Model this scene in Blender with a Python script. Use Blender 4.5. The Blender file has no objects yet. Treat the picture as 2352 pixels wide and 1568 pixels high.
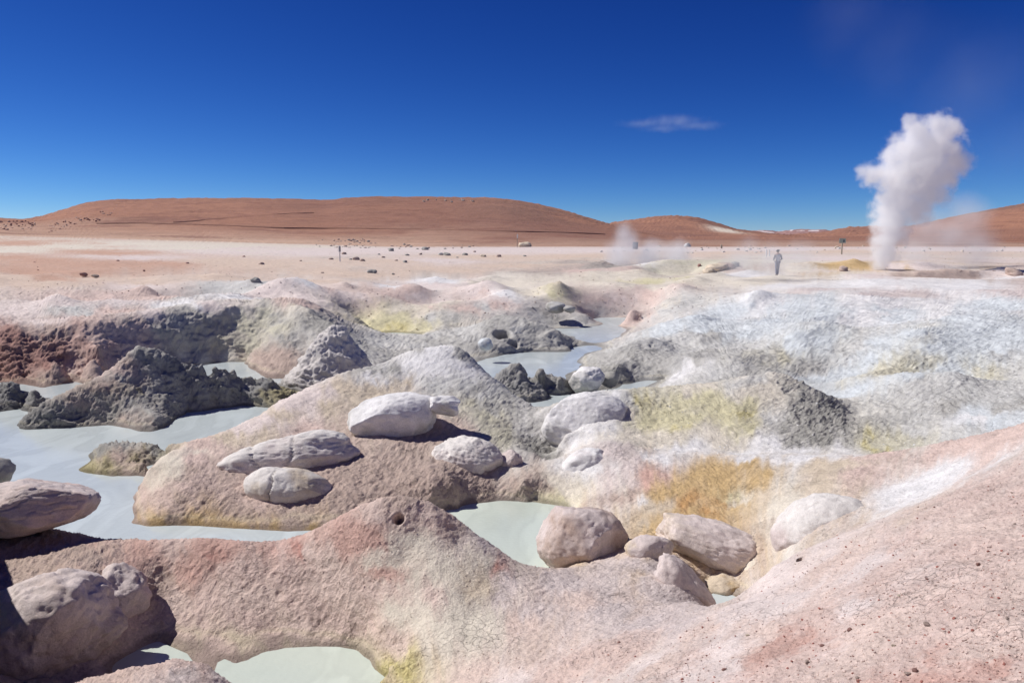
import bpy, bmesh, math, random
import numpy as np
from mathutils import Vector, Matrix

# ------------------------------------------------------------------ camera, sky, sun
random.seed(7)
scene = bpy.context.scene
col = scene.collection
H = 4.5                      # camera height above the mud pools (z = 0), metres
F = 1847.0                   # focal length in picture units (picture 2352 wide)
PITCH = math.radians(7.37)
CU, CV = 1176.0, 784.0

cam_d = bpy.data.cameras.new('camera')
cam = bpy.data.objects.new('camera', cam_d)
col.objects.link(cam)
cam.location = (0, 0, H)
cam.rotation_euler = (math.radians(90) - PITCH, 0, 0)
cam_d.sensor_width = 36.0
cam_d.lens = 36.0 * F / 2352.0
cam_d.clip_start = 0.1
cam_d.clip_end = 60000
scene.camera = cam

SUN_EL, SUN_BACK = math.radians(47), math.radians(15)   # from the left, a little from behind the scene
sun_vec = Vector((-math.cos(SUN_EL) * math.cos(SUN_BACK), math.cos(SUN_EL) * math.sin(SUN_BACK), math.sin(SUN_EL)))
world = bpy.data.worlds.new('World')
scene.world = world
world.use_nodes = True
wn, wl = world.node_tree.nodes, world.node_tree.links
bg = wn['Background']
sky = wn.new('ShaderNodeTexSky')
sky.sky_type = 'NISHITA'
sky.sun_disc = False
sky.sun_elevation = SUN_EL
sky.sun_rotation = math.atan2(sun_vec.x, sun_vec.y)
sky.altitude = 4800
sky.air_density = 1.0
sky.dust_density = 0.0
sky.ozone_density = 3.0
# one film response over the whole sky: deep high-altitude blue
sep = wn.new('ShaderNodeSeparateColor'); cmb = wn.new('ShaderNodeCombineColor')
sc0 = wn.new('ShaderNodeVectorMath'); sc0.operation = 'SCALE'; sc0.inputs['Scale'].default_value = 0.09
wl.new(sky.outputs[0], sc0.inputs[0]); wl.new(sc0.outputs[0], sep.inputs[0])
for ch, (pw, kf) in enumerate(((2.15, 1.25), (1.74, 1.04), (1.25, 1.08))):
    p_ = wn.new('ShaderNodeMath'); p_.operation = 'POWER'; p_.inputs[1].default_value = pw
    m_ = wn.new('ShaderNodeMath'); m_.operation = 'MULTIPLY'; m_.inputs[1].default_value = kf / 0.1
    wl.new(sep.outputs[ch], p_.inputs[0]); wl.new(p_.outputs[0], m_.inputs[0]); wl.new(m_.outputs[0], cmb.inputs[ch])
wl.new(cmb.outputs[0], bg.inputs[0])
bg.inputs[1].default_value = 0.1

sun_d = bpy.data.lights.new('sun', 'SUN')
sun_d.energy = 4.8
sun_d.angle = math.radians(0.53)
sun_d.color = (1.0, 0.965, 0.92)
sun = bpy.data.objects.new('sun', sun_d)
col.objects.link(sun)
sun.rotation_euler = sun_vec.to_track_quat('Z', 'Y').to_euler()

scene.view_settings.view_transform = 'Standard'
scene.view_settings.look = 'None'
scene.view_settings.exposure = 0.0
scene.view_settings.gamma = 1.0
scene.cycles.volume_bounces = 9
scene.cycles.max_bounces = 10
scene.cycles.volume_step_rate = 1.0
scene.cycles.use_denoising = True
scene.cycles.denoising_prefilter = 'ACCURATE'

# ------------------------------------------------------------------ numpy noise
_rng = np.random.default_rng(11)
_TAB = _rng.random((64, 64, 64), dtype=np.float32) * 2 - 1


def vnoise(x, y, z):
    xi = np.floor(x); yi = np.floor(y); zi = np.floor(z)
    fx = (x - xi).astype(np.float32); fy = (y - yi).astype(np.float32); fz = (z - zi).astype(np.float32)
    xi = xi.astype(np.int64) & 63; yi = yi.astype(np.int64) & 63; zi = zi.astype(np.int64) & 63
    x1 = (xi + 1) & 63; y1 = (yi + 1) & 63; z1 = (zi + 1) & 63
    fx = fx * fx * (3 - 2 * fx); fy = fy * fy * (3 - 2 * fy); fz = fz * fz * (3 - 2 * fz)
    a = _TAB[xi, yi, zi]; a = a + (_TAB[x1, yi, zi] - a) * fx
    b = _TAB[xi, y1, zi]; b = b + (_TAB[x1, y1, zi] - b) * fx
    c = _TAB[xi, yi, z1]; c = c + (_TAB[x1, yi, z1] - c) * fx
    d = _TAB[xi, y1, z1]; d = d + (_TAB[x1, y1, z1] - d) * fx
    a = a + (b - a) * fy; c = c + (d - c) * fy
    return a + (c - a) * fz


def fbm(P, scale, octaves=3, gain=0.5, seed=0.0, ridged=False):
    out = np.zeros(len(P), np.float32); amp = 1.0; s = 1.0 / scale
    for o in range(octaves):
        q = P * s
        # rotate a little each octave so the lattice does not line up
        x = q[:, 0] * 0.8 + q[:, 1] * 0.6 + seed + o * 17.3
        y = -q[:, 0] * 0.6 + q[:, 1] * 0.8 + seed * 1.7 + o * 5.1
        z = q[:, 2] + 0.3 * q[:, 0] + seed * 0.7 + o * 9.7
        n = vnoise(x, y, z)
        if ridged:
            n = 1 - 2 * np.abs(n) * 1.3
        out += n * amp
        amp *= gain; s *= 2.03
    return out


def lin(c):
    c = np.asarray(c, float) / 255.0
    return np.where(c <= 0.04045, c / 12.92, ((c + 0.055) / 1.055) ** 2.4)


# ------------------------------------------------------------------ picture direction -> world
cp, sp = math.cos(PITCH), math.sin(PITCH)


def ray(u, v):
    a = -(v - CV) / F
    yw = cp + a * sp
    return (u - CU) / F / yw, (-sp + a * cp) / yw        # x per y, z per y


def pix(u, v, D):
    ax, az = ray(u, v)
    return Vector((ax * D, D, H + az * D))


def shore_D(v, z=0.0):
    return (z - H) / ray(CU, v)[1]


CTRL = []    # (azimuth, ln D, z)


def ctl(u, v, D):
    ax, az = ray(u, v)
    CTRL.append((ax, math.log(D), H + az * D))


def hid(u, D, z):
    CTRL.append(((u - CU) / F / 0.985, math.log(D), z))


def line(pts, step=22.0):
    for (u0, v0, d0), (u1, v1, d1) in zip(pts[:-1], pts[1:]):
        n = max(1, int(math.hypot(u1 - u0, v1 - v0) / step))
        for k in range(n):
            t = k / n
            ctl(u0 + (u1 - u0) * t, v0 + (v1 - v0) * t, d0 + (d1 - d0) * t)
    ctl(*pts[-1])


def shore(pts, step=20.0):
    line([(u, v, shore_D(v)) for u, v in pts], step)


def pool(pts, depth=0.3):
    for u, v in pts:
        D = shore_D(v)
        CTRL.append((ray(u, v)[0], math.log(D), -depth))


def pts(*a):
    for p in a:
        ctl(*p)


# --- foreground slope the viewer stands on
pts((2352, 1568, 3.3), (2000, 1568, 3.8), (1600, 1568, 4.9), (1300, 1568, 6.3), (1100, 1560, 6.9), (950, 1568, 7.25),
    (2352, 1300, 4.6), (2000, 1400, 4.9), (1700, 1450, 5.6), (1400, 1480, 6.7), (1250, 1500, 7.1), (2200, 1250, 5.6),
    (2352, 1150, 6.6), (2352, 1050, 8.5), (1850, 1480, 4.9), (2050, 1300, 5.6), (1850, 1340, 6.4), (1550, 1500, 5.7))
for u, D, z in ((2352, 2.6, 2.65), (2000, 2.6, 2.6), (1600, 2.6, 2.4), (1176, 2.6, 2.2), (800, 2.6, 1.9), (300, 2.6, 1.6), (0, 2.6, 1.4),
                (2700, 4, 2.8), (2700, 8, 2.5), (2700, 12, 2.2), (1176, 4, 1.7), (700, 4.5, 1.1), (200, 4.5, 0.9), (-300, 4.5, 0.9),
                (-300, 7, 0.6), (-300, 10, 0.7), (900, 5.8, 0.75)):
    hid(u, D, z)
line([(1640, 1399, 6.7), (1675, 1393, 7.0), (1708, 1386, 7.2), (1740, 1335, 7.45), (1775, 1302, 7.6), (1810, 1282, 7.8), (1880, 1250, 8.0),
      (1960, 1215, 8.2), (2030, 1190, 8.4), (2150, 1130, 9.0), (2250, 1075, 9.8)])
for u, D, z in ((1690, 8.2, 0.1), (1740, 8.6, 0.25), (1790, 8.9, 0.5), (1850, 9.2, 0.85), (1680, 9.0, -0.2), (1720, 9.3, -0.15), (1650, 9.3, -0.15),
                (1640, 9.9, 0.05), (1720, 10.2, 0.2)):
    hid(u, D, z)
# --- near pool
shore([(530, 1568), (545, 1540), (570, 1515), (610, 1497), (660, 1487), (720, 1484), (780, 1484), (820, 1492), (850, 1515), (860, 1535), (890, 1560)])
pool([(700, 1530), (620, 1540), (780, 1530), (800, 1560), (650, 1568), (720, 1568)], 0.25)
hid(700, 7.3, -0.2); hid(620, 7.2, -0.2); hid(800, 7.2, -0.15); hid(700, 6.7, 0.1)
# --- rosy foreground ridge with the vent hole
B = [(300, 1236, 10.0), (360, 1238, 9.8), (420, 1240, 9.7), (480, 1242, 9.6), (560, 1250, 9.5), (620, 1253, 9.5), (660, 1246, 9.5), (700, 1226, 9.5),
     (760, 1196, 9.45), (830, 1157, 9.4), (880, 1141, 9.4), (930, 1138, 9.4), (980, 1150, 9.4), (1040, 1182, 9.4), (1090, 1222, 9.4), (1150, 1265, 9.35),
     (1200, 1297, 9.4), (1245, 1306, 9.5)]
line(B)
for u in (320, 420, 520, 620, 720, 820, 900):
    hid(u, 11.0, -0.2)
for u, D, z in ((980, 10.75, -0.2), (1040, 10.6, -0.25), (1100, 10.5, -0.25), (1160, 10.3, -0.25), (1220, 10.3, -0.2), (1140, 11.3, -0.3)):
    hid(u, D, z)
pts((420, 1380, 8.95), (600, 1340, 9.05), (700, 1330, 9.0), (850, 1280, 8.85), (900, 1400, 8.3), (1000, 1300, 8.7), (1000, 1420, 8.0), (1100, 1400, 8.2),
    (1150, 1340, 8.6), (950, 1500, 7.6), (800, 1430, 8.5), (480, 1330, 9.2), (540, 1400, 8.8), (620, 1440, 8.65), (740, 1440, 8.6),
    (870, 1440, 8.2), (420, 1470, 8.45), (470, 1510, 8.2), (900, 1530, 7.6),
    (850, 1178, 9.2), (930, 1166, 9.22), (1000, 1188, 9.2), (880, 1215, 9.05), (960, 1225, 9.05), (800, 1215, 9.2), (1050, 1235, 9.15), (930, 1280, 8.85))
# left end of the ridge, the dark gully and the ground under the left boulders
pts((380, 1330, 9.3), (150, 1250, 9.8), (0, 1300, 9.3), (100, 1320, 8.9), (250, 1290, 9.2), (200, 1300, 8.9), (300, 1300, 9.2), (350, 1290, 9.4))
for u, D, z in ((320, 8.75, 0.15), (330, 8.4, -0.1), (280, 8.1, -0.15), (240, 8.0, -0.1), (340, 8.1, -0.15), (150, 8.5, 0.66), (60, 8.35, 0.6), (220, 8.9, .62), (280, 9.0, .6), (100, 7.6, 0.05), (0, 7.4, 0.1),
                (60, 10.5, 0.62), (160, 10.4, 0.55), (0, 11.0, 0.5), (100, 11.3, 0.3), (0, 12.0, 0.1), (-150, 11, 0.7), (180, 11.2, -0.1), (250, 11.2, -0.2), (60, 12.4, -0.2)):
    hid(u, D, z)
pts((300, 1527, 7.3), (400, 1510, 7.4), (470, 1522, 7.35), (520, 1562, 7.2), (200, 1557, 7.2))
for u, D, z in ((300, 7.8, -0.1), (400, 7.85, -0.12), (470, 7.8, -0.1)):
    hid(u, D, z)
# --- boulder mound in the middle
shore([(325, 1110), (310, 1150), (300, 1200), (340, 1208), (400, 1206), (460, 1207), (540, 1213), (600, 1216), (660, 1220), (720, 1217), (800, 1205), (900, 1192), (980, 1180),
       (1030, 1170), (1080, 1156), (1150, 1149), (1220, 1152), (1280, 1160), (1310, 1168)])
pool([(250, 1150), (200, 1200), (500, 1235), (650, 1240), (1150, 1200), (1100, 1185), (1200, 1220), (230, 1110), (260, 1190), (400, 1228)])
MF = [(345, 1075, 13.6), (370, 1048, 14), (420, 1020, 14.8), (480, 1003, 15.2), (540, 980, 15.8), (600, 950, 16.4), (640, 920, 17), (700, 893, 17.6), (750, 870, 18),
      (820, 850, 18.6), (880, 830, 19), (940, 808, 19.4), (985, 799, 19.7), (1030, 797, 19.8), (1060, 806, 19.8), (1090, 830, 19.5), (1130, 868, 18.8),
      (1160, 885, 18.5), (1190, 910, 18), (1230, 945, 17.2), (1255, 975, 16.5)]
line(MF)
for u, v, D in MF:
    if u < 700:
        hid(u, D * 1.1, -0.2)
    elif u < 1080:
        hid(u, D * 1.16, 0.12)
    else:
        hid(u, D * 1.13, -0.2)
pts((380, 1180, 12.3), (420, 1130, 12.7), (380, 1090, 13.2), (400, 1050, 13.8), (450, 1035, 14.4), (350, 1130, 12.9), (700, 1000, 15.3), (700, 950, 16.2), (850, 900, 17.2),
    (900, 1000, 15.4), (950, 880, 17.8), (1100, 900, 17.5), (1150, 1000, 15.6), (1100, 960, 16.3), (1230, 1040, 15), (600, 1080, 13.6), (560, 1150, 12.7),
    (700, 1180, 12.4), (800, 1130, 12.9), (900, 1100, 13.3), (950, 1040, 14.5), (1050, 1120, 13.1), (1200, 1110, 13.4), (850, 1050, 14.1), (1000, 1125, 12.9))
# --- white and yellow mound
MG = [(1262, 935, 16.8), (1330, 905, 17), (1400, 894, 17.2), (1480, 890, 17.4), (1560, 886, 17.7), (1640, 880, 18), (1700, 866, 18.3), (1770, 857, 18.5), (1800, 864, 18.4),
      (1870, 905, 17.6), (1930, 950, 16.6), (1970, 985, 15.8), (1995, 1025, 14.8)]
line(MG)
pts((1300, 1000, 15.3), (1330, 940, 16.2), (1500, 960, 16), (1650, 960, 16), (1780, 950, 16.2), (1600, 1010, 15), (1800, 1000, 15.2), (1450, 1000, 15.2),
    (1500, 1030, 14.6), (1700, 1035, 14.6), (1850, 1032, 14.6), (1950, 1032, 14.5))
for u, D, z in ((1230, 20.2, -0.2), (1300, 20.5, -0.25), (1370, 20.5, -0.25), (1440, 20.5, -0.15), (1520, 20.3, 0.2), (1600, 20, 0.35), (1700, 20.2, 0.4), (1800, 20, 0.5),
                (1900, 19, 0.5), (1970, 17.3, 0.45), (1275, 15.9, 0.1), (1270, 15.0, 0.15), (1290, 15.2, 0.2)):
    hid(u, D, z)
# --- ochre ridge
pts((1440, 1180, 11.6), (1550, 1150, 12), (1700, 1150, 11.8), (1800, 1120, 11.6), (1700, 1200, 11), (1900, 1100, 11.5), (2050, 1110, 10.8), (2100, 1080, 11.2),
    (2000, 1060, 12.2), (1600, 1080, 13), (1450, 1080, 13.2), (1330, 1090, 13.6), (1350, 1150, 12.6), (1500, 1200, 11.2), (1600, 1180, 11.4), (1850, 1200, 9.9),
    (1950, 1160, 9.9), (2050, 1160, 9.6), (1800, 1180, 10.6), (2200, 1050, 11.0))
line([(1300, 1045, 14.4), (1345, 1022, 14.4), (1390, 1014, 14.3), (1440, 1022, 14.2), (1500, 1041, 14), (1600, 1048, 13.8), (1700, 1050, 13.6), (1850, 1048, 13.4),
      (1990, 1043, 13.1), (2070, 1032, 12.8), (2150, 1018, 12.4), (2250, 998, 11.8), (2352, 972, 11.0), (2450, 950, 10.4)])
for u, D, z in ((2080, 14.0, 0.6), (2150, 13.8, 0.75), (2250, 13.6, 0.9), (2352, 13.2, 1.1), (1580, 10.4, 0.3), (1640, 10.7, 0.4), (1580, 11.0, 0.5), (1700, 10.7, 0.45)):
    hid(u, D, z)
# --- lip round the small pit
pts((1400, 1300, 9.9), (1500, 1330, 8.9), (1600, 1380, 8.0), (1632, 1396, 7.75), (1300, 1310, 9.6), (1350, 1320, 9.3), (1400, 1380, 8.3), (1300, 1400, 8.1), (1550, 1420, 7.2),
    (1450, 1270, 10.3), (1540, 1290, 9.9), (1600, 1330, 9.0))
# --- big white slope
shore([(1302, 860), (1330, 832), (1360, 808), (1395, 785), (1430, 765), (1470, 748), (1500, 738)])
shore([(1225, 905), (1290, 908), (1340, 900), (1400, 893), (1430, 882), (1480, 872), (1530, 872)])
pts((1420, 840, 25), (1440, 800, 28.3), (1500, 800, 28), (1500, 755, 34), (1585, 700, 41), (1620, 680, 44), (1700, 665, 47), (1800, 650, 50), (1900, 642, 51), (2000, 640, 51.5),
    (2100, 638, 52), (2230, 639, 52), (2352, 640, 51), (1600, 850, 24), (1600, 780, 29), (1600, 730, 34.5), (1700, 700, 39), (1800, 850, 23.5), (1800, 780, 28), (1800, 720, 35),
    (1800, 680, 42), (2000, 950, 17.5), (2000, 850, 22), (2000, 780, 27), (2000, 710, 36), (2000, 665, 44), (2200, 980, 15.2), (2200, 950, 16.5), (2200, 850, 21.5),
    (2200, 760, 27.5), (2200, 700, 37), (2352, 930, 16), (2352, 850, 20.5), (2352, 760, 26), (2352, 690, 36), (1900, 900, 20.5), (2080, 1000, 15.4), (1550, 830, 25.4),
    (1700, 880, 21.6), (2100, 900, 19), (1735, 690, 38.5), (1745, 680, 40), (1700, 780, 28.6), (1900, 800, 26), (2100, 760, 28))
# --- grey cave mound and the pools of the right-hand channel
line([(985, 760, 34), (1040, 755, 33.8), (1090, 745, 33.5), (1120, 735, 34), (1145, 724, 34), (1160, 722, 34), (1190, 735, 33.5), (1250, 748, 33), (1290, 765, 32.5)])
shore([(1343, 786), (1320, 797), (1290, 808), (1220, 808), (1160, 814), (1110, 828)])
shore([(1295, 762), (1325, 774), (1343, 785)])
shore([(1270, 755), (1340, 753), (1380, 744), (1368, 737), (1420, 732), (1480, 730), (1505, 735)])
pts((1000, 790, 32), (1050, 780, 32), (1150, 790, 31.2), (1060, 815, 29.8), (1200, 780, 32), (1260, 730, 41), (1300, 726, 41.5), (1350, 733, 42), (1230, 770, 32.3), (1100, 790, 31.5), (1010, 745, 36.5), (1070, 742, 37.5))
hid(1155, 37, 0.7); hid(1250, 36.5, 0.15); hid(1060, 35.6, 0.4)
pool([(1420, 745), (1350, 775), (1320, 800), (1250, 830), (1200, 840), (1280, 845), (1380, 765), (1170, 840), (1230, 870), (1300, 922), (1350, 912)])
shore([(835, 757), (880, 760), (950, 764), (985, 768)]); shore([(870, 772), (920, 779), (965, 780)])
pool([(900, 766), (940, 771)], 0.15)
pts((850, 740, 39.5), (900, 720, 41), (950, 700, 43.5), (1000, 690, 45), (820, 730, 38), (850, 785, 31), (780, 775, 30), (900, 800, 29.5), (950, 795, 30), (870, 840, 26), (820, 800, 28), (980, 812, 28.5), (1010, 730, 40))
# --- dark rock between the pools
pts((1145, 866, 22.5), (1165, 847, 22.7), (1195, 834, 22.8), (1240, 842, 22.9), (1285, 862, 23), (1300, 885, 23), (1240, 880, 22.6), (1200, 870, 22.4))
hid(1200, 24.6, -0.1); hid(1260, 24.6, -0.1); hid(1150, 23.8, -0.1)
# --- ground under the cone rock
for u, D, z in ((775, 24, .25), (700, 23.6, .05), (840, 24, .25), (775, 26, 0.3), (700, 25.5, 0.1), (840, 25.5, 0.3), (700, 21.5, -0.1), (800, 22, 0.1), (650, 24.5, -0.1), (760, 22.6, .1), (880, 23.5, .3)):
    hid(u, D, z)
# --- crater wall
Q = [(0, 764, 26.0), (50, 757, 26.2), (100, 752, 26.3), (170, 747, 26.6), (240, 745, 26.9), (290, 738, 27.5), (330, 733, 28.0), (400, 722, 29.1), (470, 707, 30.2), (560, 702, 30.9),
     (640, 702, 30.6), (690, 702, 30.1), (715, 715, 29.5), (760, 740, 28.7), (778, 760, 28.0)]
line(Q, 30)
for u, v, D in Q[:-3]:
    hid(u, D * 1.07, H + ray(u, v)[1] * D + 0.02)
shore([(-40, 878), (0, 878), (60, 883), (100, 890), (150, 880), (200, 873), (245, 868)])
shore([(400, 846), (480, 836), (520, 832), (575, 831), (585, 850), (600, 870), (650, 868), (660, 878)])
pts((650, 810, 27.2), (690, 780, 28), (620, 790, 28.0), (130, 830, 24.9), (210, 820, 25.0), (225, 790, 25.6))
for u, D, z in ((150, 25.5, .15), (150, 25.75, .9), (165, 25.6, .3), (60, 25.0, .1), (40, 25.1, .5), (300, 26.2, .1), (350, 26.8, .08), (440, 28.3, .15), (500, 29.1, .2), (560, 29.4, .25), (582, 28.7, .45), (590, 28.2, .4)):
    hid(u, D, z)
pool([(540, 833), (560, 838), (620, 888), (640, 885), (180, 882), (140, 900)], 0.2)
# --- dark spire mound
line([(60, 962, 18.8), (110, 930, 19), (170, 900, 19.4), (230, 870, 19.8), (262, 852, 20), (300, 820, 20.4), (318, 797, 20.6), (345, 810, 20.6), (400, 826, 20.8), (440, 835, 21),
      (490, 836, 21.3), (540, 850, 21.6), (600, 868, 21.9), (655, 890, 22.3)])
shore([(45, 980), (60, 986), (150, 983), (250, 976), (300, 984), (320, 990), (345, 991), (380, 980), (410, 957), (450, 936), (520, 919), (600, 915), (655, 908)])
for u, D, z in ((60, 19.6, -0.1), (110, 20.2, -0.1), (170, 21, -0.1), (262, 22, 0), (318, 22.5, 0.1), (400, 23, 0), (500, 23.5, -0.1), (600, 23.6, -0.1)):
    hid(u, D, z)
pts((330, 900, 19.9), (300, 940, 19.2), (400, 900, 20.3), (480, 890, 21), (250, 930, 19.1), (550, 895, 21.5), (350, 950, 18.9), (150, 955, 18.9), (320, 850, 20.3))
pool([(150, 1010), (300, 1010), (450, 960), (550, 935), (80, 1040), (100, 1050), (20, 1000), (400, 990), (250, 1005), (150, 1050), (500, 940)])
# --- small dark mounds in the left pool
pts((0, 880, 21.5), (30, 880, 21.3), (70, 895, 21))
shore([(0, 945), (60, 936), (105, 919), (110, 912)])
hid(40, 22.8, -0.1); hid(0, 23.2, -0.1); hid(90, 21.9, -0.1)
shore([(180, 1080), (215, 1088), (260, 1094), (320, 1092)])
pts((230, 1025, 16.2), (290, 1018, 16.6), (350, 1022, 16), (250, 1055, 15.3), (330, 1060, 15), (380, 1032, 15.4))
hid(230, 17.2, -0.1); hid(330, 17.4, -0.1); hid(190, 16.0, -0.05); hid(400, 17.0, -0.1)
# --- far craters
line([(352, 672, 44), (400, 666, 44.5), (450, 663, 45), (520, 658, 45), (560, 650, 44.8)])
line([(372, 694, 39.4), (400, 688, 39.4), (440, 691, 39.2), (490, 690, 39.2), (540, 686, 39.6)])
for u in (370, 410, 450, 500, 540):
    hid(u, 43.3, 0.95); hid(u, 41.5, 0.95)
line([(1480, 607, 68), (1530, 597, 68.5), (1600, 603, 68)]); line([(1490, 628, 63), (1530, 635, 62), (1580, 634, 62)])
for u in (1500, 1540, 1580):
    hid(u, 66.3, 1.55); hid(u, 64.5, 1.45)
line([(2085, 634, 57), (2110, 626, 57.2), (2170, 621, 57.4), (2230, 622, 57.4), (2265, 634, 57)]); line([(2090, 638, 56.6), (2170, 639, 56.6), (2260, 638, 56.6)])
line([(1300, 622, 69), (1340, 608, 70), (1385, 597, 71), (1395, 600, 71), (1404, 617, 69.5)]); hid(1400, 73, 1.6); hid(1440, 72, 1.7)
# --- pale ground beyond the pools
pts((0, 700, 34), (100, 703, 33), (135, 698, 32.5), (60, 702, 35.5), (200, 690, 37), (290, 690, 38), (330, 668, 40), (345, 672, 40.4), (572, 646, 44), (590, 655, 44.2), (610, 665, 43), (680, 666, 42), (760, 674, 44), (650, 690, 37),
    (760, 700, 38), (830, 690, 42), (940, 672, 46), (1000, 667, 50), (1120, 672, 47), (1200, 700, 42), (1050, 700, 42), (1250, 690, 44), (1283, 671, 46), (1330, 690, 44),
    (1400, 676, 47), (1480, 668, 48), (1540, 672, 46), (1580, 690, 43), (1350, 712, 42), (1450, 720, 41.5), (1540, 705, 41), (1550, 725, 39), (1100, 650, 55), (1300, 650, 55),
    (1500, 640, 56), (900, 640, 58), (700, 630, 60), (500, 620, 62), (300, 630, 56), (100, 640, 50), (0, 650, 46), (0, 610, 60), (200, 600, 68), (500, 590, 80), (800, 600, 75),
    (1100, 600, 80), (1300, 610, 72), (0, 570, 95), (200, 562, 105), (400, 562, 110), (600, 570, 105), (800, 580, 95), (1000, 580, 100), (1200, 570, 115), (1400, 572, 115),
    (1450, 610, 66), (1650, 602, 66), (1700, 605, 66), (1620, 640, 60), (1700, 640, 56), (1785, 633, 54.5),
    (1850, 610, 66), (1930, 583, 88), (1930, 605, 68), (2050, 630, 56), (2100, 604, 70), (2300, 602, 72), (2352, 612, 64), (1800, 577, 105), (2200, 574, 112), (2352, 574, 112),
    (1550, 574, 112), (750, 650, 50), (620, 640, 52), (1180, 640, 60))
for u, D, z in ((-400, 20, 1.2), (-400, 30, 1.8), (-400, 50, 2.2), (-400, 100, 3.5), (2800, 20, 1.6), (2800, 40, 2.0), (2800, 80, 2.6), (2500, 130, 3.0), (2000, 130, 3.0), (1500, 130, 3.0),
                (1000, 130, 3.1), (600, 130, 3.4), (200, 130, 4.2), (-300, 130, 4.5), (2130, 60.5, 1.7), (2200, 61, 1.6)):
    hid(u, D, z)

CT = np.array(CTRL)
# thin out near duplicates
keep = []
for i, p in enumerate(CT):
    if all((p[0] - CT[j][0]) ** 2 + (p[1] - CT[j][1]) ** 2 > 2.0e-5 for j in keep[-40:]):
        keep.append(i)
CT = CT[keep]
CC = 0.0025


def phi(r2):
    return np.sqrt(r2 + CC * CC)


X = CT[:, :2]
d2 = ((X[:, None, :] - X[None, :, :]) ** 2).sum(-1)
n = len(CT)
A = np.zeros((n + 1, n + 1))
A[:n, :n] = phi(d2) - 0.0004 * np.eye(n)
A[:n, n] = 1; A[n, :n] = 1
wts = np.linalg.solve(A, np.concatenate([CT[:, 2], [0]]))
# evaluate on a grid in (azimuth, ln D)
AZ0, AZ1, NA = -0.82, 0.82, 620
L0, L1, NL = math.log(2.5), math.log(135.0), 900
ga = np.linspace(AZ0, AZ1, NA, dtype=np.float32)
gl = np.linspace(L0, L1, NL, dtype=np.float32)
ZG = np.full((NA, NL), wts[n], np.float32)
for i in range(0, NA, 20):
    aa = ga[i:i + 20]
    acc = np.zeros((len(aa) * NL,), np.float32)
    pa = np.repeat(aa, NL); pl = np.tile(gl, len(aa))
    for s in range(0, n, 200):
        xs = X[s:s + 200].astype(np.float32)
        r2 = (pa[:, None] - xs[None, :, 0]) ** 2 + (pl[:, None] - xs[None, :, 1]) ** 2
        acc += np.sqrt(r2 + np.float32(CC * CC)) @ wts[s:s + len(xs)].astype(np.float32)
    ZG[i:i + 20] += acc.reshape(len(aa), NL)


# hummocks and small spires standing on the pale ground and on the white bank: (u, v, distance, height, radius)
for u, v, D, h_, r_ in ((40, 702, 34.5, .35, .9), (130, 698, 32.5, .5, 1.0), (250, 700, 34, .25, 1.2), (318, 676, 40, .25, 1.6), (545, 695, 36.5, .35, .9), (400, 690, 38.5, .25, .8),
        (470, 700, 36, .2, 1), (640, 675, 41, .35, 1.3), (690, 668, 42, .4, 1.5), (790, 672, 45, .4, .7), (850, 662, 48, .3, 1.4), (950, 672, 46, .5, 1.5), (1010, 700, 41, .35, 1.6), (1120, 672, 47, .55, 1.5),
        (1170, 690, 44, .35, 1.5), (1285, 672, 46, .5, .8), (1240, 695, 43, .3, 1.2), (1420, 672, 49, .3, 2), (1560, 672, 45, .6, 1.4), (1530, 690, 43, .4, 1), (1480, 705, 42, .2, 1.2), (880, 705, 42, .35, 1.5),
        (760, 690, 40, .35, 1.5), (1000, 650, 56, .35, 1), (1130, 645, 58, .4, 1.2), (1080, 655, 54, .3, .8), (1250, 640, 60, .35, 1.5), (1350, 640, 60, .3, 2), (1470, 640, 60, .45, 1.6), (1640, 645, 57, .45, 1.5),
        (1720, 625, 60, .35, 1.3), (1860, 615, 64, .4, 1.5), (1960, 612, 66, .5, 1.2), (2120, 610, 67, .4, 2.5), (2300, 625, 60, .4, 1.5), (1600, 655, 52, .4, 1.2), (500, 650, 52, .2, 1.5), (200, 680, 40, .2, 1.2),
        (1740, 690, 39, .4, .7), (1600, 740, 33, .3, 1.2), (1900, 760, 29, .35, 1.5), (2100, 800, 25, .35, 1.5), (2250, 760, 28, .3, 2), (1820, 800, 27, .2, 1.3), (2000, 700, 37, .3, 2), (1500, 790, 28.5, .35, 1.0),
        (1680, 850, 23.5, .25, 1), (2180, 900, 19, .3, 1.2), (2050, 900, 19.5, .25, 1), (720, 720, 33, .3, .8), (880, 1015, 15.3, .12, .6), (560, 1110, 13.9, .07, .5), (610, 1165, 13.0, .04, .4), (1060, 1098, 14.1, .14, .6), (1330, 1305, 10.4, .12, .5), (1480, 1300, 9.9, .1, .4)):
    a0, l0 = ray(u, v)[0], math.log(D)
    dd_ = np.sqrt(((ga[:, None] - a0) * D) ** 2 + ((gl[None] - l0) * D * .8) ** 2)
    # lopsided: steeper on the lee side
    dd_ = dd_ * (1 + .35 * np.clip((ga[:, None] - a0) * D / r_, -.6, 1))
    kf_ = 1.35 if 37 < D < 62 else (1.5 if u > 1490 else 1.0)
    ZG += (h_ * .8 * kf_ * np.exp(-(dd_ / r_) ** 1.35)).astype(np.float32)


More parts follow.
